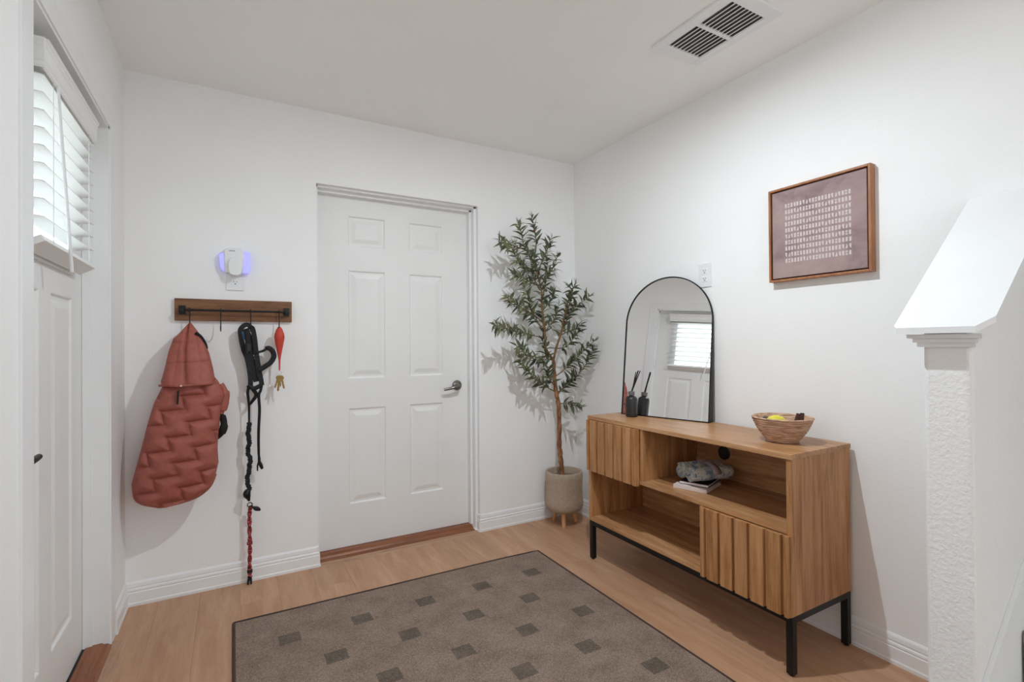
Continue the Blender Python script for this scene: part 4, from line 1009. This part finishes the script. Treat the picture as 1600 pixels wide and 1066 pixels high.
# ------------------------------------------------------------------ olive tree
TREE_SHIFT = Vector((0.0, -0.029, 0.0))
TR = [(-0.224, -0.120, 0.313), (-0.230, -0.112, 0.40), (-0.238, -0.108, 0.531), (-0.241, -0.108, 0.743), (-0.255, -0.102, 0.853), (-0.266, -0.098, 0.955), (-0.273, -0.096, 1.069)]
BRN = [
 [(-0.273, -0.096, 1.069), (-0.35, -0.125, 1.146), (-0.355, -0.126, 1.229), (-0.369, -0.127, 1.332), (-0.379, -0.127, 1.435), (-0.383, -0.128, 1.518), (-0.413, -0.13, 1.619), (-0.438, -0.132, 1.691), (-0.433, -0.133, 1.748)],
 [(-0.273, -0.096, 1.069), (-0.251, -0.105, 1.162), (-0.226, -0.121, 1.251), (-0.211, -0.131, 1.335), (-0.197, -0.141, 1.419), (-0.176, -0.156, 1.495), (-0.15, -0.172, 1.567)],
 [(-0.428, -0.125, 1.742), (-0.424, -0.135, 1.823), (-0.45, -0.148, 1.919), (-0.474, -0.164, 1.966)],
 [(-0.433, -0.125, 1.7), (-0.514, -0.143, 1.78), (-0.549, -0.164, 1.861), (-0.587, -0.19, 1.907)],
 [(-0.494, -0.125, 1.769), (-0.577, -0.148, 1.778), (-0.65, -0.181, 1.785), (-0.731, -0.225, 1.781)],
 [(-0.409, -0.125, 1.64), (-0.352, -0.129, 1.747), (-0.327, -0.129, 1.808), (-0.305, -0.126, 1.86)],
 [(-0.386, -0.125, 1.555), (-0.327, -0.127, 1.625), (-0.275, -0.117, 1.688), (-0.262, -0.136, 1.745)],
 [(-0.419, -0.125, 1.619), (-0.505, -0.142, 1.648), (-0.576, -0.168, 1.687), (-0.62, -0.197, 1.73)],
 [(-0.4, -0.125, 1.546), (-0.486, -0.14, 1.573), (-0.557, -0.165, 1.594), (-0.631, -0.2, 1.597)],
 [(-0.391, -0.125, 1.518), (-0.456, -0.138, 1.615), (-0.473, -0.152, 1.685), (-0.503, -0.17, 1.737)],
 [(-0.377, -0.125, 1.456), (-0.354, -0.129, 1.56), (-0.34, -0.131, 1.644), (-0.346, -0.135, 1.726)],
 [(-0.363, -0.125, 1.312), (-0.458, -0.138, 1.367), (-0.579, -0.168, 1.414), (-0.683, -0.212, 1.457)],
 [(-0.35, -0.125, 1.208), (-0.457, -0.134, 1.233), (-0.574, -0.158, 1.252), (-0.683, -0.192, 1.274), (-0.773, -0.225, 1.291)],
 [(-0.364, -0.125, 1.27), (-0.453, -0.137, 1.351), (-0.491, -0.154, 1.45), (-0.532, -0.176, 1.518)],
 [(-0.331, -0.125, 1.117), (-0.409, -0.131, 1.077), (-0.495, -0.147, 1.103), (-0.553, -0.168, 1.145), (-0.609, -0.194, 1.169)],
 [(-0.259, -0.1, 0.861), (-0.359, -0.128, 0.906), (-0.455, -0.143, 0.965), (-0.528, -0.163, 1.037), (-0.578, -0.186, 1.098)],
 [(-0.259, -0.1, 0.895), (-0.323, -0.126, 0.95), (-0.351, -0.132, 1.034), (-0.398, -0.145, 1.077)],
 [(-0.228, -0.117, 1.242), (-0.195, -0.145, 1.335), (-0.159, -0.174, 1.41), (-0.119, -0.206, 1.447), (-0.084, -0.235, 1.484)],
 [(-0.232, -0.115, 1.23), (-0.19, -0.15, 1.258), (-0.155, -0.181, 1.271), (-0.132, -0.206, 1.299)],
 [(-0.262, -0.1, 0.963), (-0.215, -0.131, 1.005), (-0.16, -0.171, 1.068), (-0.109, -0.209, 1.131), (-0.055, -0.248, 1.194)],
 [(-0.244, -0.105, 0.861), (-0.197, -0.141, 0.9), (-0.146, -0.178, 0.963), (-0.095, -0.216, 1.047), (-0.063, -0.244, 1.131)],
 [(-0.241, -0.108, 0.785), (-0.206, -0.138, 0.786), (-0.175, -0.166, 0.778), (-0.137, -0.199, 0.771)],
 [(-0.251, -0.103, 0.836), (-0.228, -0.126, 0.879), (-0.197, -0.155, 0.922), (-0.169, -0.182, 0.964)],
 [(-0.359, -0.125, 1.258), (-0.309, -0.125, 1.304), (-0.261, -0.122, 1.368), (-0.259, -0.135, 1.426)],
 [(-0.368, -0.125, 1.395), (-0.334, -0.127, 1.433), (-0.29, -0.106, 1.469), (-0.285, -0.122, 1.523)],
 [(-0.269, -0.096, 1.069), (-0.348, -0.128, 1.092), (-0.36, -0.133, 1.167), (-0.391, -0.144, 1.2)],
 [(-0.206, -0.13, 1.335), (-0.182, -0.156, 1.436), (-0.173, -0.173, 1.511), (-0.2, -0.169, 1.552)],
 [(-0.254, -0.105, 1.145), (-0.205, -0.141, 1.157), (-0.174, -0.17, 1.199), (-0.154, -0.193, 1.249)],
]
ot = root('olive_tree', (-0.224, -0.15, 0.313), 'slim olive tree growing in the planter in the corner', 'tree')
rt = random.Random(21)
def shifted(pts): return [Vector(p) + TREE_SHIFT for p in pts]
tp = smooth_path(shifted(TR), 8)
NTp = len(tp)
MB().tube([p + Vector((rt.uniform(-.0018, .0018), rt.uniform(-.0018, .0018), 0)) for p in tp], [(0.0165 - 0.0045 * i / NTp) * (1 + 0.10 * math.sin(i * 1.7)) for i in range(NTp)], 14).build('trunk', 'bark', ot, True)
# one leaf mesh: a slim folded lens bending backwards
def leaf_mesh():
    vs, fs = [], []; n = 5
    for i in range(n + 1):
        t = i / n; w = 0.135 * math.sin(math.pi * min(1, 0.06 + 0.94 * t) ** 0.85) if 0 < i < n else 0.012
        z = -0.30 * t * t
        vs += [(-w, t, z + 0.35 * w), (0, t, z), (w, t, z + 0.35 * w)]
    for i in range(n):
        for k in range(2): fs.append((i * 3 + k, i * 3 + k + 1, i * 3 + k + 4, i * 3 + k + 3))
    me = bpy.data.meshes.new('leaf'); me.from_pydata(vs, [], fs); me.update(); me.materials.append(M['leaf'])
    for p in me.polygons: p.use_smooth = True
    return me, vs, fs
LM, LV, LF = leaf_mesh()
leaves = []
for bi, b in enumerate(BRN):
    pts = smooth_path(shifted(b), 8); n = len(pts)
    stem = bi < 2
    r0 = 0.0088 if bi == 0 else (0.0078 if bi == 1 else 0.0033)
    rad = [r0 * (1 - 0.72 * i / (n - 1)) + 0.0007 for i in range(n)]
    MB().tube(pts, rad, 8 if stem else 6).build('branch', 'stem_bark' if stem else 'twig', ot, True)
    # leaves in pairs
    L = sum((pts[i + 1] - pts[i]).length for i in range(n - 1)); step = 0.0134 if not stem else 0.018
    acc = 0.0; nxt = L * (0.22 if not stem else 0.30); side = 0
    for i in range(n - 1):
        d = pts[i + 1] - pts[i]; dl = d.length; d.normalize()
        while acc + dl >= nxt and nxt < L:
            p = pts[i] + d * (nxt - acc); side += 1
            for sgn in (1, -1):
                for tries in range(4):
                    a = side * 1.35 + (0 if sgn > 0 else math.pi) + rt.uniform(-.5, .5)
                    u = d.orthogonal().normalized(); w = d.cross(u)
                    out = u * math.cos(a) + w * math.sin(a)
                    dirv = (d * rt.uniform(0.30, 0.95) + out * rt.uniform(0.75, 1.1) + Vector((0, 0, rt.uniform(-0.15, 0.3)))).normalized()
                    ln = rt.uniform(0.044, 0.076)
                    tip = p + dirv * ln
                    if tip.y < -0.012 and tip.x < -0.012: break
                else: continue
                nrm = (Vector((0, 0, 0.7)) + Vector((rt.uniform(-.9, .5), rt.uniform(-1.2, .2), rt.uniform(-.2, .4)))).normalized()
                x = dirv.cross(nrm).normalized(); z = x.cross(dirv)
                Mx = Matrix((x * ln * rt.uniform(0.85, 1.15), dirv * ln, z * ln)).transposed().to_4x4(); Mx.translation = p
                leaves.append(Mx)
            nxt += step * rt.uniform(0.8, 1.2)
        acc += dl
    # terminal tuft
    for k in range(3):
        d = (pts[-1] - pts[-3]).normalized(); dirv = (d + Vector((rt.uniform(-.5, .5), rt.uniform(-.5, .1), rt.uniform(-.2, .5)))).normalized(); ln = rt.uniform(0.035, 0.05)
        if (pts[-1] + dirv * ln).y > -0.012 or (pts[-1] + dirv * ln).x > -0.012: continue
        x = dirv.orthogonal().normalized(); z = x.cross(dirv)
        Mx = Matrix((x * ln, dirv * ln, z * ln)).transposed().to_4x4(); Mx.translation = pts[-1]; leaves.append(Mx)
# the 300 leaves that stand nearest to the room are parts of their own, the rest one mass
leaves.sort(key=lambda m: (m.translation - CAM_POS).length)
inv = WM[ot.name].inverted()
for Mx in leaves[:300]:
    o = bpy.data.objects.new('leaf', LM); COL.objects.link(o); o.parent = ot; o.matrix_parent_inverse = inv; o.matrix_basis = Mx
rest = MB()
for Mx in leaves[300:]: rest.add([Mx @ Vector(v) for v in LV], LF)
if rest.v:
    o = rest.build('foliage', 'leaf', ot, 'all', False); o['kind'] = 'stuff'
for k in range(13):
    b = shifted(BRN[2 + (k * 5) % (len(BRN) - 2)]); i = rt.randrange(1, len(b)); p = b[i - 1].lerp(b[i], rt.uniform(0.3, 1.0)) + Vector((rt.uniform(-.015, .015), -0.008, -0.012))
    MB().lathe([(0.0, -0.0105), (0.004, -0.009), (0.0072, -0.003), (0.0072, 0.003), (0.004, 0.0085), (0.0, 0.010)], p, 12, 'z', False, False).build('olive', 'olive' if k % 3 else 'olive_red', ot, True)
